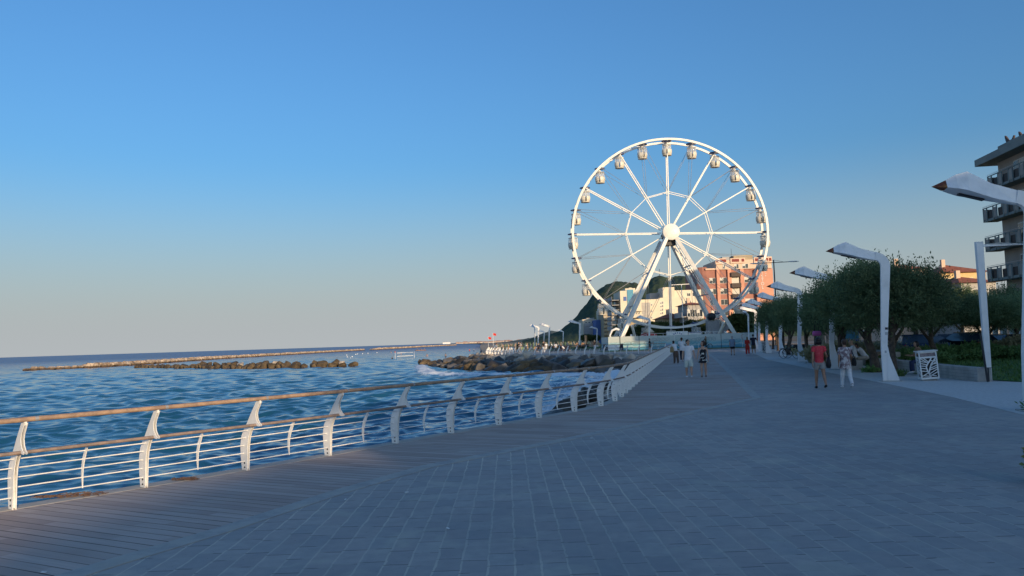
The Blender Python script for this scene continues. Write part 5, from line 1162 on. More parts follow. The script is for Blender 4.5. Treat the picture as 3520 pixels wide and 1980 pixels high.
        p0 = Wt + d2 * .018 * h + side * .018 * h; m.tube([p0, p0 + side * .017 * h + d2 * .02 * h, p0 + side * .021 * h + d2 * .04 * h + inw * .006 * h], [.0075 * h, .0065 * h, .005 * h], 6)
    def fin(mb, nm, mat, v=vx, par=t):
        o = mb.build(nm, mat, par); r = o.modifiers.new('r', 'REMESH'); r.mode = 'VOXEL'; r.voxel_size = v; r.use_smooth_shade = True; sm = o.modifiers.new('s', 'SMOOTH'); sm.factor = .5; sm.iterations = 3; FINAL.append(o); return o
    fin(m, 'body', look.get('skin', SKIN), vx * .85)
    if look.get('face'):
        for s in (-1, 1): MB().ell(hc + hm @ V3(s * .019 * h, .0535 * h, .010 * h), (.008 * h, .005 * h, .005 * h), 8, 6, hm).build('eye', BLACK, t); MB().ell(hc + hm @ V3(s * .02 * h, .054 * h, .021 * h), (.012 * h, .004 * h, .003 * h), 8, 6, hm).build('eyebrow', HBLACK, t)
        MB().ell(hc + hm @ V3(0, .053 * h, -.034 * h), (.014 * h, .005 * h, .004 * h), 8, 6, hm).build('mouth', M('lips', (.35, .13, .11), .5), t)
    # hair
    hs, hmat = look.get('hair', ('short', HBLACK)); m = MB()
    if hs != 'bald':
        m.ell(hc + hm @ V3(0, -.010 * h, .026 * h), (.053 * h, .058 * h, .054 * h), 14, 10, hm)
        if hs == 'bob':
            m.ell(hc + hm @ V3(0, -.026 * h, -.01 * h), (.066 * h, .045 * h, .062 * h), 14, 10, hm); m.ell(hc + hm @ V3(0, -.022 * h, .035 * h), (.06 * h, .055 * h, .05 * h), 14, 10, hm)
            for s in (-1, 1): m.ell(hc + hm @ V3(s * .046 * h, -.004 * h, -.02 * h), (.02 * h, .036 * h, .055 * h), 10, 8, hm)
        elif hs == 'long':
            m.tube([hc + hm @ V3(0, -.04 * h, .03 * h), hc + hm @ V3(0, -.055 * h, -.04 * h), hc + hm @ V3(0, -.05 * h, -.14 * h)], [(.045 * h, .03 * h), (.052 * h, .03 * h), (.03 * h, .015 * h)], 12, ref=(1, 0, 0))
        else: m.ell(hc + hm @ V3(0, -.03 * h, -.005 * h), (.046 * h, .03 * h, .04 * h), 12, 8, hm)
        fin(m, 'hair', hmat)
    def torso(b0, b1, e, flare=0):
        pts = []; rs = []
        prof = [(-.12, .09, .068), (-.06, .088, .066), (0, .088, .064), (.09, .076, .056), (.18, .084, .063), (.26, .09, .06), (.305, .084, .046), (.33, .05, .040)]
        for u, rx, ry in prof:
            if b0 - .001 <= u <= b1 + .001:
                k = (1 if u > .2 else q); k2 = 1 + flare * max(0, (.18 - u)) / .3; pts.append(pel + up * (u * h)); rs.append(((rx * k * (fat if u < .2 else 1) * k2 + e) * h, (ry * (fat if u < .2 else 1) * k2 + e) * h))
        return pts, rs
    top = look.get('top')
    if top:
        mat, b0, sl = top[:3]; fl = top[3] if len(top) > 3 else .06; m = MB(); pts, rs = torso(b0, .33, .009, fl); m.tube(pts, rs, 16, ref=(1, 0, 0))
        for s in (-1, 1):
            S, E, Wt, d2 = A[s]; ins = S - V3(s * .03 * h, 0, -.002 * h)
            if sl <= 1 and sl > 0: m.tube([ins, S, S.lerp(E, sl)], [.036 * h, .038 * h, .036 * h], 10)
            elif sl > 1: m.tube([ins, S, E, E.lerp(Wt, sl - 1)], [.036 * h, .036 * h, .029 * h, .024 * h], 10)
        fin(m, 'shirt', mat)
    bot = look.get('bottom')
    if bot:
        mat, ln, wd = bot[:3]; m = MB(); m.tube([pel + up * .05 * h, pel, pel - up * .05 * h], [(.082 * h * fat, .062 * h * fat), (.094 * h * fat, .070 * h * fat), (.088 * h * fat, .066 * h * fat)], 14, ref=(1, 0, 0))
        for s in (-1, 1):
            hip, kn, an = J[s][:3]
            if ln <= 1: m.tube([hip + V3(0, 0, .01 * h), hip.lerp(kn, ln * .5), hip.lerp(kn, ln)], [.056 * h * fat, .055 * h * wd, .050 * h * wd], 12)
            else: m.tube([hip + V3(0, 0, .01 * h), hip.lerp(kn, .4), kn, kn.lerp(an, .5), kn.lerp(an, min(1, ln - 1))], [.056 * h * fat, .052 * h * wd, .041 * h * wd, .036 * h * wd, .032 * h * wd], 12)
        fin(m, look.get('bname', 'trousers' if ln > 1 else 'shorts'), mat)
    dr = look.get('dress')
    if dr:
        mat, ln, w1 = dr; m = MB(); k0 = J[-1][1]; pts, rs = torso(-.01, .27, .010); mid = (J[-1][0].lerp(J[-1][1], ln) + J[1][0].lerp(J[1][1], ln)) / 2
        m.tube([mid, mid.lerp(pel, .5)] + pts, [(w1 * h, w1 * .78 * h), ((w1 * .55 + .046) * h, (w1 * .4 + .036) * h)] + rs, 16, ref=(1, 0, 0)); fin(m, 'dress', mat)
        for s in (-1, 1): MB().tube([pel + up * .26 * h + V3(s * .05 * h, .055 * h, 0), sh + V3(s * .055 * h, .01 * h, .022 * h), pel + up * .26 * h + V3(s * .05 * h, -.05 * h, 0)], .006 * h, 6).build('strap', mat, t)
    sho = look.get('shoes', C_WHITE)
    if sho:
        for s in (-1, 1):
            an, fd = J[s][2], J[s][4]; m = MB(); m.tube([an + V3(0, -.026 * h, -.016 * h), an + V3(0, -.005 * h, -.018 * h), an + fd * .05 * h - V3(0, 0, .024 * h), an + fd * .10 * h - V3(0, 0, .031 * h)], [(.022 * h, .024 * h), (.025 * h, .026 * h), (.027 * h, .020 * h), (.022 * h, .012 * h)], 10, ref=(1, 0, 0)); fin(m, 'shoe', sho, .012)
    t['_a'] = 0; del t['_a']
    return t, dict(A=A, sh=sh, pel=pel, hc=hc)
def bag(label, person_obj, info, side, mat, size, drop, h, name='shoulder_bag', fwd=-.02):
    t = thing(name, label, 'bag', person_obj.location, person_obj.rotation_euler.z); S = info['A'][side][0]; e = S + Vector((side * .035 * h, 0, .012 * h)); c = e + Vector((side * .055, fwd, -drop))
    w, d, hh = size; m = MB(); m.tube([c - Vector((0, 0, hh / 2)), c - Vector((0, 0, hh * .25)), c + Vector((0, 0, hh * .2)), c + Vector((0, 0, hh / 2))], [(d * .35, w * .42), (d * .5, w * .5), (d * .42, w * .46), (d * .2, w * .36)], 14, ref=(1, 0, 0)); m.build('bag_body', mat, t)
    m = MB()
    m.tube([c + Vector((0, w * .35, hh * .42)), e + Vector((0, .05, -.12)), e + Vector((-side * .03, 0, .012)), e + Vector((0, -.06, -.12)), c + Vector((0, -w * .35, hh * .42))], .012, 6); m.build('strap', mat, t); return t
NV = .0095
p, i1 = person('man in plain white T-shirt and pale knee shorts walking hand in hand towards the viewer', 7.80, 34.55, 192, 1.69, dict(hair=('short', HBLACK), top=(C_WHITE, -.06, .62, .12), bottom=(C_MINT, .98, 1.18), face=1), dict(legs=((16, 10), (-6, 6)), arms=((12, 12, 10), (-6, 9, 14)), yaw=-38), voxel=NV)
p, i2 = person('woman in short black and white floral dress holding the hand of the man in white', 8.42, 34.4, 196, 1.60, dict(f=1, hair=('bob', HBROWN), dress=(C_FLOR, .5, .135), shoes=C_BROWN, face=1, skin=SKIN), dict(legs=((-4, 5), (12, 8)), arms=((4, 10, 6), (10, 13, 6)), yaw=42, spread=.004), voxel=NV)
p, i3 = person('woman in red speckled top and grey shorts with big black hair, seen from behind', 9.99, 25.3, 10, 1.66, dict(f=1, fat=1.06, hair=('bob', HBLACK), top=(C_RED, -.02, .55), bottom=(C_GREY, .55, 1.12), shoes=C_BLACK, skin=SKINT), dict(legs=((10, 2), (-14, 18)), arms=((-10, 8, 4), (-12, 14, 40))), voxel=NV)
bag('navy tote bag hanging from the shoulder of the woman in red', p, i3, 1, LEATHER, (.34, .16, .36), .52, 1.66)
p, i4 = person('lady in mauve flowered blouse and white trousers, seen from behind', 10.84, 25.3, 8, 1.58, dict(f=1, fat=1.14, hair=('short', HBROWN), top=(C_FLOR2, -.12, .75, .16), bottom=(C_WHITE, 1.96, 1.06), skin=SKINT), dict(legs=((10, 2), (-12, 20)), arms=((-4, 8, 6), (0, 10, 30))), voxel=NV)
bag('black handbag on the right hip of the lady in the flowered blouse', p, i4, 1, C_BLACK, (.30, .14, .26), .46, 1.58)
p, _ = person('bald man in white polo shirt sitting on a low block behind the flowered lady', 16.0, 36.2, -70, 1.74, dict(hair=('bald', None), top=(C_WHITE, -.04, .6), bottom=(C_KHAKI, 1.9, 1.0)), dict(seat=.48, legs=((84, 84), (80, 84)), arms=((30, 10, 45), (25, 10, 50)), lean=10), voxel=.013)
p, i6 = person('woman in white top and brown skirt leaning on the railing with straw bag', 11.1, 52.9, -20, 1.60, dict(f=1, hair=('short', HBLACK), top=(C_WHITE, -.02, 1.3), bottom=(C_BROWN, 1.98, 1.35), bname='skirt', skin=SKINT, shoes=C_BROWN), dict(legs=((4, 0), (-4, 2)), arms=((50, 10, 40), (45, 10, 50)), lean=22), voxel=.014)
bag('round straw bag on the back of the woman leaning on the railing', p, i6, -1, STRAW, (.40, .2, .40), .34, 1.6, 'straw_bag', -.12)
person('man in white shirt and dark waistcoat standing beyond the woman with the straw bag', 12.45, 57.2, 30, 1.74, dict(hair=('short', HBROWN), top=(C_WHITE, -.06, .6), bottom=(C_NAVY, 1.95, 1.0), skin=SKINT), dict(arms=((20, 8, 60), (25, 8, 60)), yaw=-30), voxel=.015)
person('stout man in blue grey shirt and black shorts walking away near the painted hoarding', 19.45, 68.6, 8, 1.72, dict(fat=1.3, hair=('short', HGREY), top=(C_BLUEG, -.06, .7), bottom=(C_BLACK, .7, 1.15), shoes=C_BLACK), dict(legs=((8, 4), (-8, 8))), voxel=.015)
person('woman all in red tunic and trousers walking away', 20.6, 68.0, 16, 1.60, dict(f=1, hair=('long', HBLOND), top=(C_RED2, -.12, 1.2, .2), bottom=(C_RED2, 1.95, 1.3)), dict(legs=((12, 2), (-12, 22))), voxel=.015)
person('man in black T-shirt and olive shorts with one arm bent, near the far lamps', 21.6, 69.5, 14, 1.80, dict(hair=('short', HBLACK), top=(C_NAVY, -.06, .6), bottom=(C_OLIVE, .95, 1.15)), dict(legs=((4, 2), (-6, 4)), arms=((0, 8, 8), (50, 20, 80))), voxel=.015)
person('walker in dark jacket and bare legs strolling along the jetty before the hoarding', 16.2, 91.9, 95, 1.70, dict(hair=('short', HBLACK), top=(C_BLACK, -.08, 1.4), bottom=(C_BROWN, .6, 1.1)), dict(legs=((18, 8), (-14, 12)), arms=((35, 6, 70), (20, 6, 60))), voxel=.017)
person('dark haired person astride a bicycle before the hoarding, behind the couple', 25.3, 101.5, 250, 1.72, dict(f=1, hair=('long', HBROWN), top=(C_OLIVE, -.06, 1.5), bottom=(C_BLACK, 1.95, 1.0)), dict(arms=((35, 8, 40), (35, 8, 40))), voxel=.017)
person('person in black T-shirt and beige trousers sitting on the low wall', 16.75, 34.3, -75, 1.78, dict(hair=('short', HBLACK), top=(C_BLACK, -.04, .7), bottom=(C_BEIGE, 1.95, 1.15), shoes=C_BLACK), dict(seat=.47, legs=((70, 62), (82, 84)), arms=((30, 12, 40), (35, 10, 45)), lean=16, nod=-8), voxel=.013)
person('person in white top crouched forward beside the one in black on the low wall', 16.55, 36.3, -80, 1.68, dict(f=1, hair=('short', HBLACK), top=(C_WHITE, -.04, .6), bottom=(C_BEIGE, 1.9, 1.1), skin=SKINT), dict(seat=.47, legs=((85, 80), (80, 84)), arms=((60, 8, 20), (55, 8, 30)), lean=35), voxel=.013)
person('woman with black fringe in dark jeans seated on the low wall beside the bin', 16.3, 30.9, -85, 1.62, dict(f=1, hair=('bob', HBLACK), top=(C_TAN, -.02, 1.8), bottom=(C_DENIM, 1.95, 1.1)), dict(seat=.47, legs=((84, 84), (80, 82)), arms=((25, 8, 60), (20, 8, 70)), lean=14, yaw=-20), voxel=.013)
GP = 'people on the jetty'
for lab, px, d, head, h, look, pose in [
    ('person in blue shirt bending at the railing head of the jetty', 1697, 119, 60, 1.75, dict(top=(C_BLUEG, -.04, 1.2), bottom=(C_NAVY, 1.9, 1.1)), dict(lean=38)),
    ('person in grey beside the one bending at the head of the jetty', 1707, 121, 40, 1.72, dict(top=(C_GREY, -.04, 1.2), bottom=(C_KHAKI, 1.9, 1.1)), {}),
    ('person in black stretching with one arm out on the jetty', 1779, 119, 100, 1.75, dict(top=(C_BLACK, -.04, 1.2), bottom=(C_BLACK, 1.9, 1.1)), dict(arms=((60, 20, 10), (40, 50, 20)), lean=12)),
    ('person in grey walking behind the stretching one on the jetty', 1789, 127, 20, 1.70, dict(top=(C_GREY, -.04, 1.2), bottom=(C_GREY, 1.9, 1.1)), {}),
    ('person in black top and white trousers standing on the jetty', 1867, 118, 150, 1.74, dict(top=(C_BLACK, -.02, 1.2), bottom=(C_WHITE, 1.95, 1.15)), dict(lean=12)),
    ('person in white standing next to the white trousered one on the jetty', 1877, 121, 170, 1.55, dict(top=(C_WHITE, -.1, .6), bottom=(C_WHITE, 1.9, 1.1)), {}),
    ('person in navy seated behind the jetty railing by the lit lamps', 1851, 121, 200, 1.70, dict(top=(C_NAVY, -.04, 1.2), bottom=(C_BLACK, 1.9, 1.1)), dict(seat=.5, legs=((80, 80), (80, 80)))),
    ('person in white and black seated on the dark sofa on the jetty', 1910, 119, 10, 1.72, dict(top=(C_WHITE, -.04, .6), bottom=(C_BLACK, 1.9, 1.1)), dict(seat=.5, legs=((80, 80), (80, 80)))),
    ('person in pale top lying back on the navy lounger on the jetty', 1940, 117, 90, 1.68, dict(top=(C_WHITE, -.04, .6), bottom=(C_NAVY, 1.9, 1.1)), dict(seat=.35, legs=((85, 10), (80, 10)), lean=-40)),
    ('bare shouldered person seated on the green planter edge', 1984, 121, 0, 1.70, dict(top=(C_TAN, -.04, .0001), bottom=(C_NAVY, .9, 1.1), skin=SKIN), dict(seat=.6, legs=((80, 80), (80, 80)))),
    ('person in orange brown top sitting on the green planter right of the tall jetty lamp', 2004, 121, 0, 1.72, dict(top=(C_TAN, -.04, .6), bottom=(C_BLACK, 1.9, 1.1), skin=SKIN), dict(seat=.6, legs=((80, 80), (80, 80)))),
    ('person in white hat and rust top near the left end of the hoarding', 2044, 120, 30, 1.66, dict(top=(C_BROWN, -.04, .6), bottom=(C_WHITE, 1.9, 1.1), hair=('short', HGREY)), {})]:
    p = ray(px, 1190); k = d / p.y; person(lab, p.x * k, d, head, h, look, pose, voxel=.02, group=GP)
GS = 'bathers in the shallow sea'
for lab, px, py, top_, sub in [('bather standing chest deep right of the water volleyball net', 1468, 1225, None, .95), ('bather wading just off the tip of the jetty rocks', 1532, 1228, None, .75), ('bather in red far out between the net and the jetty railing', 1614, 1207, C_RED2, .8), ('bather in white far out left of the jetty railing', 1629, 1207, C_WHITE, .7), ('bather in front of the middle of the water volleyball net', 1379, 1219, None, 1.05), ('bather with pale head left of the net', 1344, 1213, None, 1.0), ('bather in pink by the left post of the net', 1358, 1213, C_RED2, .9), ('dark headed bather near the foot of the left net post', 1348, 1234, C_BLACK, 1.15)]:
    q = PG(px, py, ZS); person(lab, q.x, q.y, rng.uniform(0, 360), 1.75, dict(top=(top_, -.04, .5) if top_ else None, bottom=(C_NAVY, .7, 1.1), shoes=None), dict(arms=((20, 25, 20), (10, 30, 30))), z=ZS - sub, voxel=.025, group=GS)
# canoe with three paddlers
q = PG(1446, 1205, ZS); t = thing('canoe', 'long low canoe carrying paddlers far out before the breakwater', 'canoe', (q.x, q.y, ZS), R(8))
m = MB(); m.tube([(-3.2, 0, .25), (-2, 0, .1), (0, 0, .05), (2, 0, .1), (3.2, 0, .25)], [(.12, .06), (.3, .32), (.34, .42), (.3, .32), (.12, .06)], 10, ref=(0, 0, 1)); m.build('hull', C_TAN, t)
for k, (dx, lab) in enumerate(((-1.9, 'paddler at the left end of the far canoe'), (0, 'paddler in the middle of the far canoe'), (1.9, 'paddler at the right end of the far canoe'))):
    person(lab, q.x + dx, q.y + dx * .14, 90, 1.75, dict(top=(C_BROWN, -.04, .6), bottom=(C_NAVY, .7, 1.1), shoes=None), dict(seat=.25, legs=((85, 20), (80, 20)), arms=((60, 10, 20), (50, 10, 40)), lean=12), z=ZS, voxel=.03, group='paddlers in the canoe')
# ---------------- street furniture ----------------
# low concrete walls used as benches
def lowwall(label, path, w=.46, h=.46):
    P = [Vector((x, y, 0)) for x, y in path]; t = thing('low_wall', label, 'wall', P[0]); A, B = offset(P, w / 2), offset(P, -w / 2); m = MB(); o = P[0]
    for i in range(len(P) - 1):
        a, b, c, d = A[i] - o, A[i + 1] - o, B[i + 1] - o, B[i] - o; up = Vector((0, 0, h))
        m.add([a, b, c, d, a + up, b + up, c + up, d + up], [(4, 7, 6, 5), (0, 4, 5, 1), (2, 6, 7, 3)] + ([(0, 3, 7, 4)] if i == 0 else []) + ([(1, 5, 6, 2)] if i == len(P) - 2 else []))
    m.build('wall_body', CONC, t)
    m = MB()
    for k, zz in enumerate((.12, .235, .35)):
        Q = offset(P, w / 2 + .002)
        for i in range(len(Q) - 1): a, b = Q[i] - o, Q[i + 1] - o; m.add([a + Vector((0, 0, zz)), b + Vector((0, 0, zz)), b + Vector((0, 0, zz + .008)), a + Vector((0, 0, zz + .008))], [(0, 1, 2, 3)])
    m.build('board_marks', M('board_marked_seam', (.17, .165, .155), .9), t); return t
lowwall('long low board marked concrete wall running from the bin to the straight lamp post', [(15.85, 26.1), (15.95, 27.6), (16.35, 29.8), (17.0, 33.0), (17.65, 36.2)])
MB().bx(-.245, .245, -.21, -.19, .46, .475).bx(-.02, .02, -.215, -.19, 0, .46).build('iron_edging', DARK, None, (15.86, 26.1, 0)); tag(bpy.data.objects['iron_edging'], 'thin black iron edging on the end face of the long low wall', 'edging')
tag(MB().box((0, 0, .24), (.62, .5, .48)).build('seat_block', CONC, None, (18.3, 41.2, 0), .2), 'short pale concrete seat block on the gravel behind the flowered lady', 'seat block')
tag(MB().box((0, 0, .24), (.7, .5, .48)).build('seat_block', CONC, None, (15.9, 36.3, 0), .3), 'concrete seat block under the bald man in white', 'seat block')
lowwall('low concrete wall with round opening behind the seated woman in jeans', [(19.3, 39.0), (20.0, 41.5), (20.9, 44.5)], .4, .7)
def litter_bin(label, loc, rz, tilt=0, detail=True):
    t = thing('litter_bin', label, 'litter bin', loc, rz); t.rotation_euler = (0, tilt, rz); w = .27
    MB().bx(-.22, .22, -.2, .2, 0, .07).build('foot', CONC, t)
    MB().bx(-w + .02, w - .02, -.23, .23, .08, .92).build('liner', BLACK, t)
    f = MB()
    for x in (-w, w):
        for y in (-.25, .25): f.bx(x - .02, x + .02, y - .02, y + .02, .06, 1.03)
    for z0, z1 in ((.06, .13), (.80, .86), (.985, 1.03)):
        f.bx(-w + .02, w - .02, -.265, -.235, z0, z1); f.bx(-w + .02, w - .02, .235, .265, z0, z1); f.bx(-w - .015, -w + .015, -.23, .23, z0, z1); f.bx(w - .015, w + .015, -.23, .23, z0, z1)
    f.build('frame', WHITE, t)
    MB().bx(-.33, .33, -.31, .31, 1.033, 1.065).build('lid', WHITE, t)
    MB().bx(-w + .025, w - .025, -.245, -.236, .87, .98).build('slot_panel', M('faded_notice', (.33, .27, .27), .6, (.20, .15, .16), 14), t)
    m = MB(); Y = -.252
    def br(a, b, r=.014): m.beam((a[0], Y, a[1]), (b[0], Y, b[1]), r * 2, .012, up=(0, 1, 0))
    tr = [(0.0, .13), (-.02, .3), (.03, .45), (.08, .58), (.17, .70), (.24, .80)]; tr2 = [(.03, .13), (-.06, .34), (-.09, .5), (-.02, .62), (.06, .72), (.1, .80)]
    for T in (tr, tr2):
        for a, b in zip(T, T[1:]): br(a, b, .022)
    for a, b in (((-.25, .20), (0, .16)), ((-.25, .17), (-.02, .3)), ((-.25, .36), (-.03, .33)), ((-.25, .46), (-.05, .42)), ((-.25, .54), (-.09, .52)), ((-.25, .63), (-.06, .57)), ((-.25, .70), (-.02, .64)), ((-.25, .80), (-.06, .66)), ((-.14, .80), (.0, .66)), ((.0, .17), (.25, .30)), ((.0, .25), (.25, .40)), ((.02, .38), (.25, .46)), ((.03, .44), (.25, .53)), ((.08, .58), (.25, .60)), ((.05, .52), (.25, .66)), ((.12, .64), (.25, .72)), ((.06, .72), (.18, .68)), ((.02, .20), (.2, .17))): br(a, b)
    m.build('lattice', WHITE, t)
    m = MB()
    for s in (-1, 1):
        X = s * (w + .003)
        for a, b in (((-.22, .2), (.22, .36)), ((-.22, .34), (.22, .5)), ((-.22, .5), (.22, .62)), ((-.22, .64), (.22, .76)), ((-.1, .13), (.05, .8)), ((.15, .13), (-.12, .8))): m.beam((X, a[0], a[1]), (X, b[0], b[1]), .03, .012, up=(1, 0, 0))
    m.build('side_lattice', WHITE, t); return t
litter_bin('white litter bin with branching cut out pattern, leaning slightly, beside the slim trunk', (14.72, 27.5, 0), R(-16), R(-3.2))
litter_bin('far white litter bin with cut out pattern between two distant lamps', (24.4, 75.0, 0), R(-10))
# bicycles
def bicycle(label, loc, rz, col=BLACK, basket=True):
    t = thing('bicycle', label, 'bicycle', loc, rz)
    for x in (-.54, .54):
        m = MB(); m.tube([(x + math.cos(a) * .33, 0, .345 + math.sin(a) * .33) for a in [6.283 * k / 28 for k in range(28)]], .018, 6, closed=True); w = m.build('wheel', BLACK, t)
        m = MB()
        for k in range(9): a = 6.283 * k / 18; m.beam((x - math.cos(a) * .32, 0, .345 - math.sin(a) * .32), (x + math.cos(a) * .32, 0, .345 + math.sin(a) * .32), .004, .004)
        m.tube([(x, -.05, .345), (x, .05, .345)], .025, 8, ref=(0, 0, 1)); m.build('spokes', STEEL, w)
    m = MB()
    for a, b in (((-.54, .345), (-.1, .30)), ((-.54, .345), (-.2, .80)), ((-.1, .30), (-.22, .92)), ((-.1, .30), (.38, .80)), ((-.19, .76), (.36, .85)), ((.54, .345), (.36, .95))): m.tube([(a[0], 0, a[1]), (b[0], 0, b[1])], .017, 7)
    m.build('frame', col, t)
    MB().tube([(.30, -.28, 1.02), (.40, -.2, 1.04), (.36, 0, .98), (.40, .2, 1.04), (.30, .28, 1.02)], .013, 7).build('handlebar', STEEL, t)
    MB().ell((-.24, 0, .95), (.14, .07, .035), 12, 6).build('saddle', BLACK, t)
    m = MB(); m.tube([(-.54 + math.cos(a) * .37, 0, .345 + math.sin(a) * .37) for a in [R(v) for v in range(0, 190, 15)]], .022, 6); m.tube([(.54 + math.cos(a) * .37, 0, .345 + math.sin(a) * .37) for a in [R(v) for v in range(20, 170, 15)]], .022, 6); m.build('mudguards', STEEL if False else BLACK, t)
    if basket: MB().bx(.45, .72, -.17, .17, .72, .98).build('basket', BLACK, t); MB().bx(-.75, -.38, -.12, .12, .72, .76).build('carrier', STEEL, t)
    m = MB(); m.beam((-.12, -.14, .18), (-.08, .14, .42), .03, .015); m.build('crank', STEEL, t); return t
bicycle('black bicycle with front basket parked between two white street lamps', (19.75, 55.3, 0), R(-55))
bicycle('second black bicycle leaning behind the first between the street lamps', (20.35, 55.9, 0), R(-35))
bicycle('bicycle under the person standing before the hoarding', (25.35, 101.4, 0), R(200))
# info lectern and board at the railing corner
t = thing('info_lectern', 'white slanted information lectern at the corner where the two railings meet', 'lectern', (18.05, 83.0, 0), R(-13)); MB().beam((0, 0, 0), (.15, 0, .8), .32, .08).build('stand', WHITE, t); m = MB(); m.box((.1, 0, .95), (.95, .6, .05), rot=Matrix.Rotation(R(-24), 3, 'Y')); m.build('panel', WHITE, t)
t = thing('info_board', 'small blue information board on the railing behind the lectern', 'board', (17.15, 85.6, 0), R(-8)); MB().bx(-.3, .3, -.02, .02, .45, 1.05).build('board', M('sea_blue_print', (.12, .24, .42), .5, (.25, .38, .5), 5), t); m = MB(); m.bx(-.34, -.3, -.03, .03, 0, 1.1); m.bx(.3, .34, -.03, .03, 0, 1.1); m.build('frame', WHITE, t)
t = thing('counter', 'white counter panel with navy stools at both ends on the jetty before the hoarding', 'counter', (12.7, 98.5, 0), R(5)); MB().bx(-.75, .75, -.2, .2, .35, 1.05).build('counter_body', WHITE, t)
for s in (-1, 1): MB().bx(s * 1.0 - .25, s * 1.0 + .25, -.25, .25, .3, .75).bx(s * 1.0 + s * .12 - .12, s * 1.0 + s * .12 + .12, -.25, .25, .753, 1.12).build('stool', C_NAVY, t)
GREENP = M('green_painted_wood', (.04, .13, .07), .6, (.03, .10, .055), 3)
for px0, px1, d, lab in ((1892, 1919, 120, 'shorter green planter box behind the jetty railing'), (1958, 2066, 122, 'long green planter box behind the jetty railing under the tall lamp')):
    a = PY(px0, 1190, d).x; b = PY(px1, 1190, d).x; t = thing('planter', lab, 'planter', ((a + b) / 2, d, 0)); MB().bx(-(b - a) / 2, (b - a) / 2, -.3, .3, .18, .62).build('box', GREENP, t); m = MB()
    for x in (-(b - a) / 2 + .1, (b - a) / 2 - .1): m.bx(x - .05, x + .05, -.25, .25, 0, .178)
    m.build('feet', DARK, t)
for px, d, lab, mt in ((1904, 120.8, 'dark sofa on the jetty behind the shorter planter', C_BLACK), (1942, 117.3, 'navy reclining lounger on the jetty', C_NAVY), (2007, 122.8, 'black seat behind the long planter', C_BLACK)):
    t = thing('sofa', lab, 'seat', (PY(px, 1190, d).x, d, 0)); MB().bx(-.8, .8, -.35, .35, .12, .45).build('seat', mt, t); MB().bx(-.8, .8, .2, .4, .453, 1.0).build('backrest', mt, t)
# water volleyball net, buoys, flags
q0, q1 = PG(1358.5, 1234, ZS), PG(1424, 1231, ZS); t = thing('water_net', 'white framed volleyball net standing in the sea', 'net', (q0.x, q0.y, ZS)); d = Vector((q1.x - q0.x, q1.y - q0.y, 0))
for e in (Vector((0, 0, 0)), d): MB().tube([e + Vector((0, 0, -1)), e + Vector((0, 0, 1.7))], .05, 6).build('net_post', WHITE, t)
for z in (.65, 1.5): MB().beam(d * .1 + Vector((0, 0, z)), d * .94 + Vector((0, 0, z + .05)), .05, .12).build('net_band', WHITE, t)
for qx, qy in ((67, 440), (125, 460), (152, 433), (212, 393), (240, 383), (328, 380), (573, 360), (60, 405), (420, 372)):
    q = PG(1180 + qx / 4.954, 1140 + qy / 4.954, ZS); tag(MB().lathe([(.05, -.2), (.22, -.05), (.24, .12), (.12, .28), (.04, .34)], 10).build('buoy', WHITE, None, (q.x, q.y, ZS)), 'small white buoy floating between breakwater and volleyball net', 'buoy', 'white buoys')
for px, lab, hgt in ((1679, 'thin white flagpole with red flag at the head of the jetty, left one', 3.2), (1696, 'thin white flagpole with larger red flag behind the head of the jetty', 3.9)):
    q = PY(px, 1195, 150); t = thing('flagpole', lab, 'flagpole', (q.x, 150, -.3)); MB().tube([(0, 0, 0), (0, 0, hgt)], .04, 6).build('pole', WHITE, t); m = MB(); m.add([(0, 0, hgt), (.3, .02, hgt - .06), (.62, .06, hgt - .16), (.6, .05, hgt - .58), (.28, 0, hgt - .5), (0, 0, hgt - .46)], [(0, 1, 4, 5), (1, 2, 3, 4)]); m.build('flag', C_RED2, t)
# beach umbrellas (folded) and loungers beyond the jetty
UM = [cloth('orange_canvas', (.46, .29, .18)), cloth('green_canvas', (.16, .24, .13)), cloth('ochre_canvas', (.42, .35, .2)), cloth('ecru_canvas', (.50, .44, .34))]
um = []
for c in UM:
    m = MB(); m.lathe([(.03, 0), (.03, .5), (.11, .6), (.10, 1.1), (.05, 1.4), (.01, 1.45)], 8, mi=0); um.append(m.mesh('folded_parasol', c))
lg = MB(); lg.bx(-.32, .32, -.95, .5, .28, .34); lg.beam((0, .5, .33), (0, 1.0, .68), .64, .05, up=(1, 0, 0))
for x in (-.28, .28):
    for y in (-.85, .4): lg.bx(x - .02, x + .02, y - .02, y + .02, 0, .28)
lgm = [lg.mesh('beach_lounger', c) for c in (UM[0], UM[2], C_WHITE, UM[1])]
for r_ in range(7):
    d = 134 + r_ * 11; 
    for k in range(17):
        px = 1706 + k * 21 + (r_ % 3) * 7 + rng.uniform(-3, 3); x = PY(px, 1190, d).x
        if d < 140 and px > 2050: continue
        ci = (r_ + (k // 6)) % 4
        tag(obj('folded_parasol', um[ci], loc=(x, d + rng.uniform(-1, 1), -.02)), ['folded orange beach parasol', 'folded green beach parasol', 'folded ochre beach parasol', 'folded ecru beach parasol'][ci] + ' in the rows on the beach beyond the jetty', 'parasol', 'folded parasols on the beach')
        if k % 2 == 0:
            li = rng.randrange(4); o = tag(obj('beach_lounger', lgm[li], loc=(x + 1.1, d + .5, -.02)), ['orange', 'ochre', 'white', 'green'][li] + ' beach lounger among the folded parasols beyond the jetty', 'lounger', 'loungers on the beach'); o.rotation_euler.z = rng.uniform(-.2, .2) + R(90)
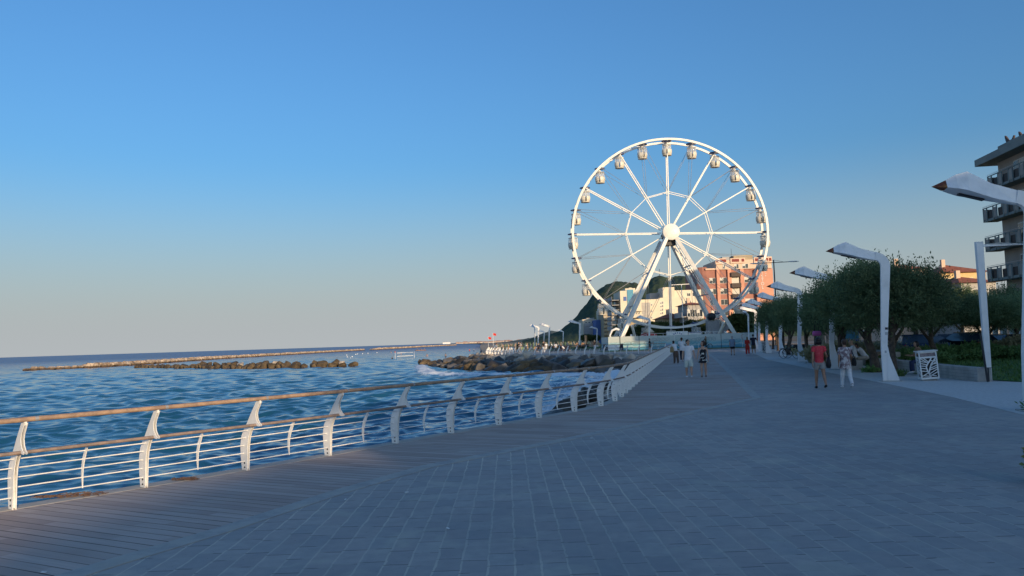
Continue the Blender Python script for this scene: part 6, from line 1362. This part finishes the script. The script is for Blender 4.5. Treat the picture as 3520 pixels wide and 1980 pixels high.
# cars parked behind the lawn
CARS = [M('car_navy', (.01, .02, .06), .25), M('car_grey', (.16, .18, .20), .25), M('car_blue_grey', (.10, .15, .21), .25), M('car_black', (.008, .008, .01), .2), M('car_dark_blue', (.012, .02, .05), .25)]
def car(label, x, y, rz, col, hgt=1.5):
    t = thing('parked_car', label, 'car', (x, y, -.05), rz); k = hgt / 1.5
    def sec(p): return [(a, b * k) for a, b in p]
    low = sec([(-2.1, .3), (-2.15, .75), (-1.95, .95), (-.9, .99), (.9, .98), (1.6, .93), (2.05, .80), (2.12, .45), (2.0, .28)])
    m = MB(); m.prism(low, (0, 0, 0), (1, 0, 0), (0, 0, 1), 1.72); m.build('body', col, t)
    m = MB(); a, b = sec([(-1.85, .96), (-1.3, 1.44), (.25, 1.46), (1.15, .97)]), .62; vs = []
    for s, wd in ((-1, .84), (1, .84)):
        for i, (xx, zz) in enumerate(a): vs.append((xx, s * (wd if i in (0, 3) else b), zz))
    m.add(vs, [(0, 1, 2, 3), (7, 6, 5, 4), (0, 4, 5, 1), (2, 6, 7, 3)]); m.build('window', GLASS, t)
    z = 1.465 * k; MB().bx(-1.3, .25, -.63, .63, z - .03, z + .025).build('roof', col, t)
    for xx in (-1.3, 1.3):
        for s in (-1, 1): m = MB(); m.tube([(xx, s * .72, .32), (xx, s * .9, .32)], .32, 18, ref=(0, 0, 1)); w = m.build('wheel', BLACK, t); MB().tube([(xx, s * .901, .32), (xx, s * .915, .32)], .19, 12, ref=(0, 0, 1)).build('hubcap', STEEL, w)
    for s in (-1, 1): MB().ell((2.06, s * .62, .68 * k), (.06, .2, .09), 8, 6).build('headlight', CLEAR, t); MB().ell((-2.1, s * .7, .8 * k), (.06, .1, .12), 8, 6).build('tail_light', REDM, t)
    return t
for px, d, rz, ci, hg, lab in ((3115, 49, 80, 0, 1.55, 'dark blue car parked behind the seated people'), (3195, 50, 20, 1, 1.42, 'grey car parked behind the litter bin'), (3262, 51, 60, 2, 1.5, 'pale blue grey car parked left of the forked park tree'), (3318, 49, 95, 3, 1.6, 'black car parked just right of the forked park tree'), (3425, 55, 15, 4, 1.35, 'low dark car parked before the white columns'), (3492, 52, 10, 3, 1.35, 'black car parked at the right edge before the hotel')):
    q = ray(px, 1150); k = d / q.y; car(lab, q.x * k, d, R(rz), CARS[ci], hg)
tag(sheet('road', [(22, 47), (60, 44), (70, 52), (36, 60), (24, 66)], .045, mat_ground('asphalt', (.06, .06, .065), (.05, .05, .055), 6)), kind='structure')
# kiosk with blue front
t = thing('kiosk', 'small pale kiosk with gabled roof and blue front in the gloom behind the trees', 'kiosk', (PY(2915, 1150, 66).x, 66, 0), R(-12)); MB().bx(-1.0, 1.0, 0, 1.8, 0, 2.2).build('wall', C_BEIGE, t); m = MB(); m.prism([(-1.2, 2.2), (1.2, 2.2), (0, 2.75)], (0, .9, 0), (1, 0, 0), (0, 0, 1), 2.2); m.build('roof', DARK, t)
KB = M('kiosk_blue', (.02, .07, .20), .5); MB().bx(-.55, .85, -.06, -.003, .2, 1.1).build('front_panel', KB, t); MB().bx(-.55, .85, -.06, -.003, 1.15, 2.05).build('window', M('kiosk_teal', (.04, .16, .24), .3), t)
t = thing('market_stall', 'pale stall screens glimpsed under the trees left of the kiosk', 'stall', (PY(2870, 1150, 70).x, 70, 0), R(-10)); 
for k in range(4): MB().bx(-1.6 + k * .8, -.9 + k * .8, -.02, .02, .2, 2.1).build('screen', (C_BEIGE, PINKW, WALLW, C_GREY)[k], t)
t = thing('pink_bag', 'bright pink bag with black handles hanging from a low branch above the woman in red', 'bag', (15.2, 38.2, 0)); q = PY(2808, 1146, 38.2); t.location = q
m = MB(); m.tube([(0, 0, -.12), (0, 0, 0), (0, 0, .12)], [(.2, .08), (.24, .1), (.19, .06)], 12, ref=(1, 0, 0)); m.build('bag_body', M('hot_pink_fabric', (.80, .16, .42), .6), t)
for s in (-1, 1): MB().tube([(s * .12, 0, .1), (s * .08, 0, .45), (-s * .02, 0, .75)], .016, 6).build('handle', BLACK, t)
# leafy pot plant at the near right edge
q = PG(3618, 1668); me = spray_mesh('plant_leaves', [(0, 0, .24, .14, .14, .18)], 200, mat_leaf('yellow_green_leaf', (.30, .30, .10), (.42, .38, .16)), 77, L=(.05, .12), leaf=(.07, .03), per=5, up=.7, inner=.3)
t = thing('potted_plant', 'yellow green leafy plant just entering at the lower right edge', 'plant', q); obj('leaves', me, t); MB().lathe([(.08, 0), (.11, .03), (.13, .18), (.12, .18)], 16).build('pot', CONC, t)
# litter and dry leaves on the deck
for px, py, s, lab in ((190, 1712, .2, 'dry brown seaweed clump on the deck edge between the first two posts'), (260, 1706, .26, 'larger dry seaweed clump beside it on the deck edge'), (640, 1651, .14, 'small brown leaf litter by the third railing post')):
    q = PG(px, py); g = random.Random(px); m = MB()
    for k in range(60):
        a = g.uniform(0, 6.28); rr = s * g.random() ** .6; c = (math.cos(a) * rr * 1.5, math.sin(a) * rr * .5, .012 + g.random() * .02); m.box(c, (g.uniform(.04, .12), .012, .008), g.uniform(0, 3.14))
    tag(m.build('seaweed', M('dry_seaweed', (.15, .09, .065), .9), None, (q.x, q.y, .005)), lab, 'seaweed')
for px, py in ((150, 1972), (1187, 1720), (1398, 1695), (1540, 1820), (1748, 1586), (2033, 1508)):
    q = PG(px, py); tag(MB().box((0, 0, .004), (.045, .018, .005), rng.uniform(0, 3)).build('paper_scrap', WHITE, None, (q.x, q.y, .009)), 'tiny white scrap of litter lying on the paving', 'litter', 'scraps of litter on the ground')
# ---------------- apply modifiers ----------------
dg = bpy.context.evaluated_depsgraph_get()
new_me = [(o, bpy.data.meshes.new_from_object(o.evaluated_get(dg))) for o in FINAL]
for o, me in new_me:
    mats = list(o.data.materials); o.modifiers.clear(); o.data = me
    if not me.materials:
        for mm in mats: me.materials.append(mm)
    for p in me.polygons: p.use_smooth = True
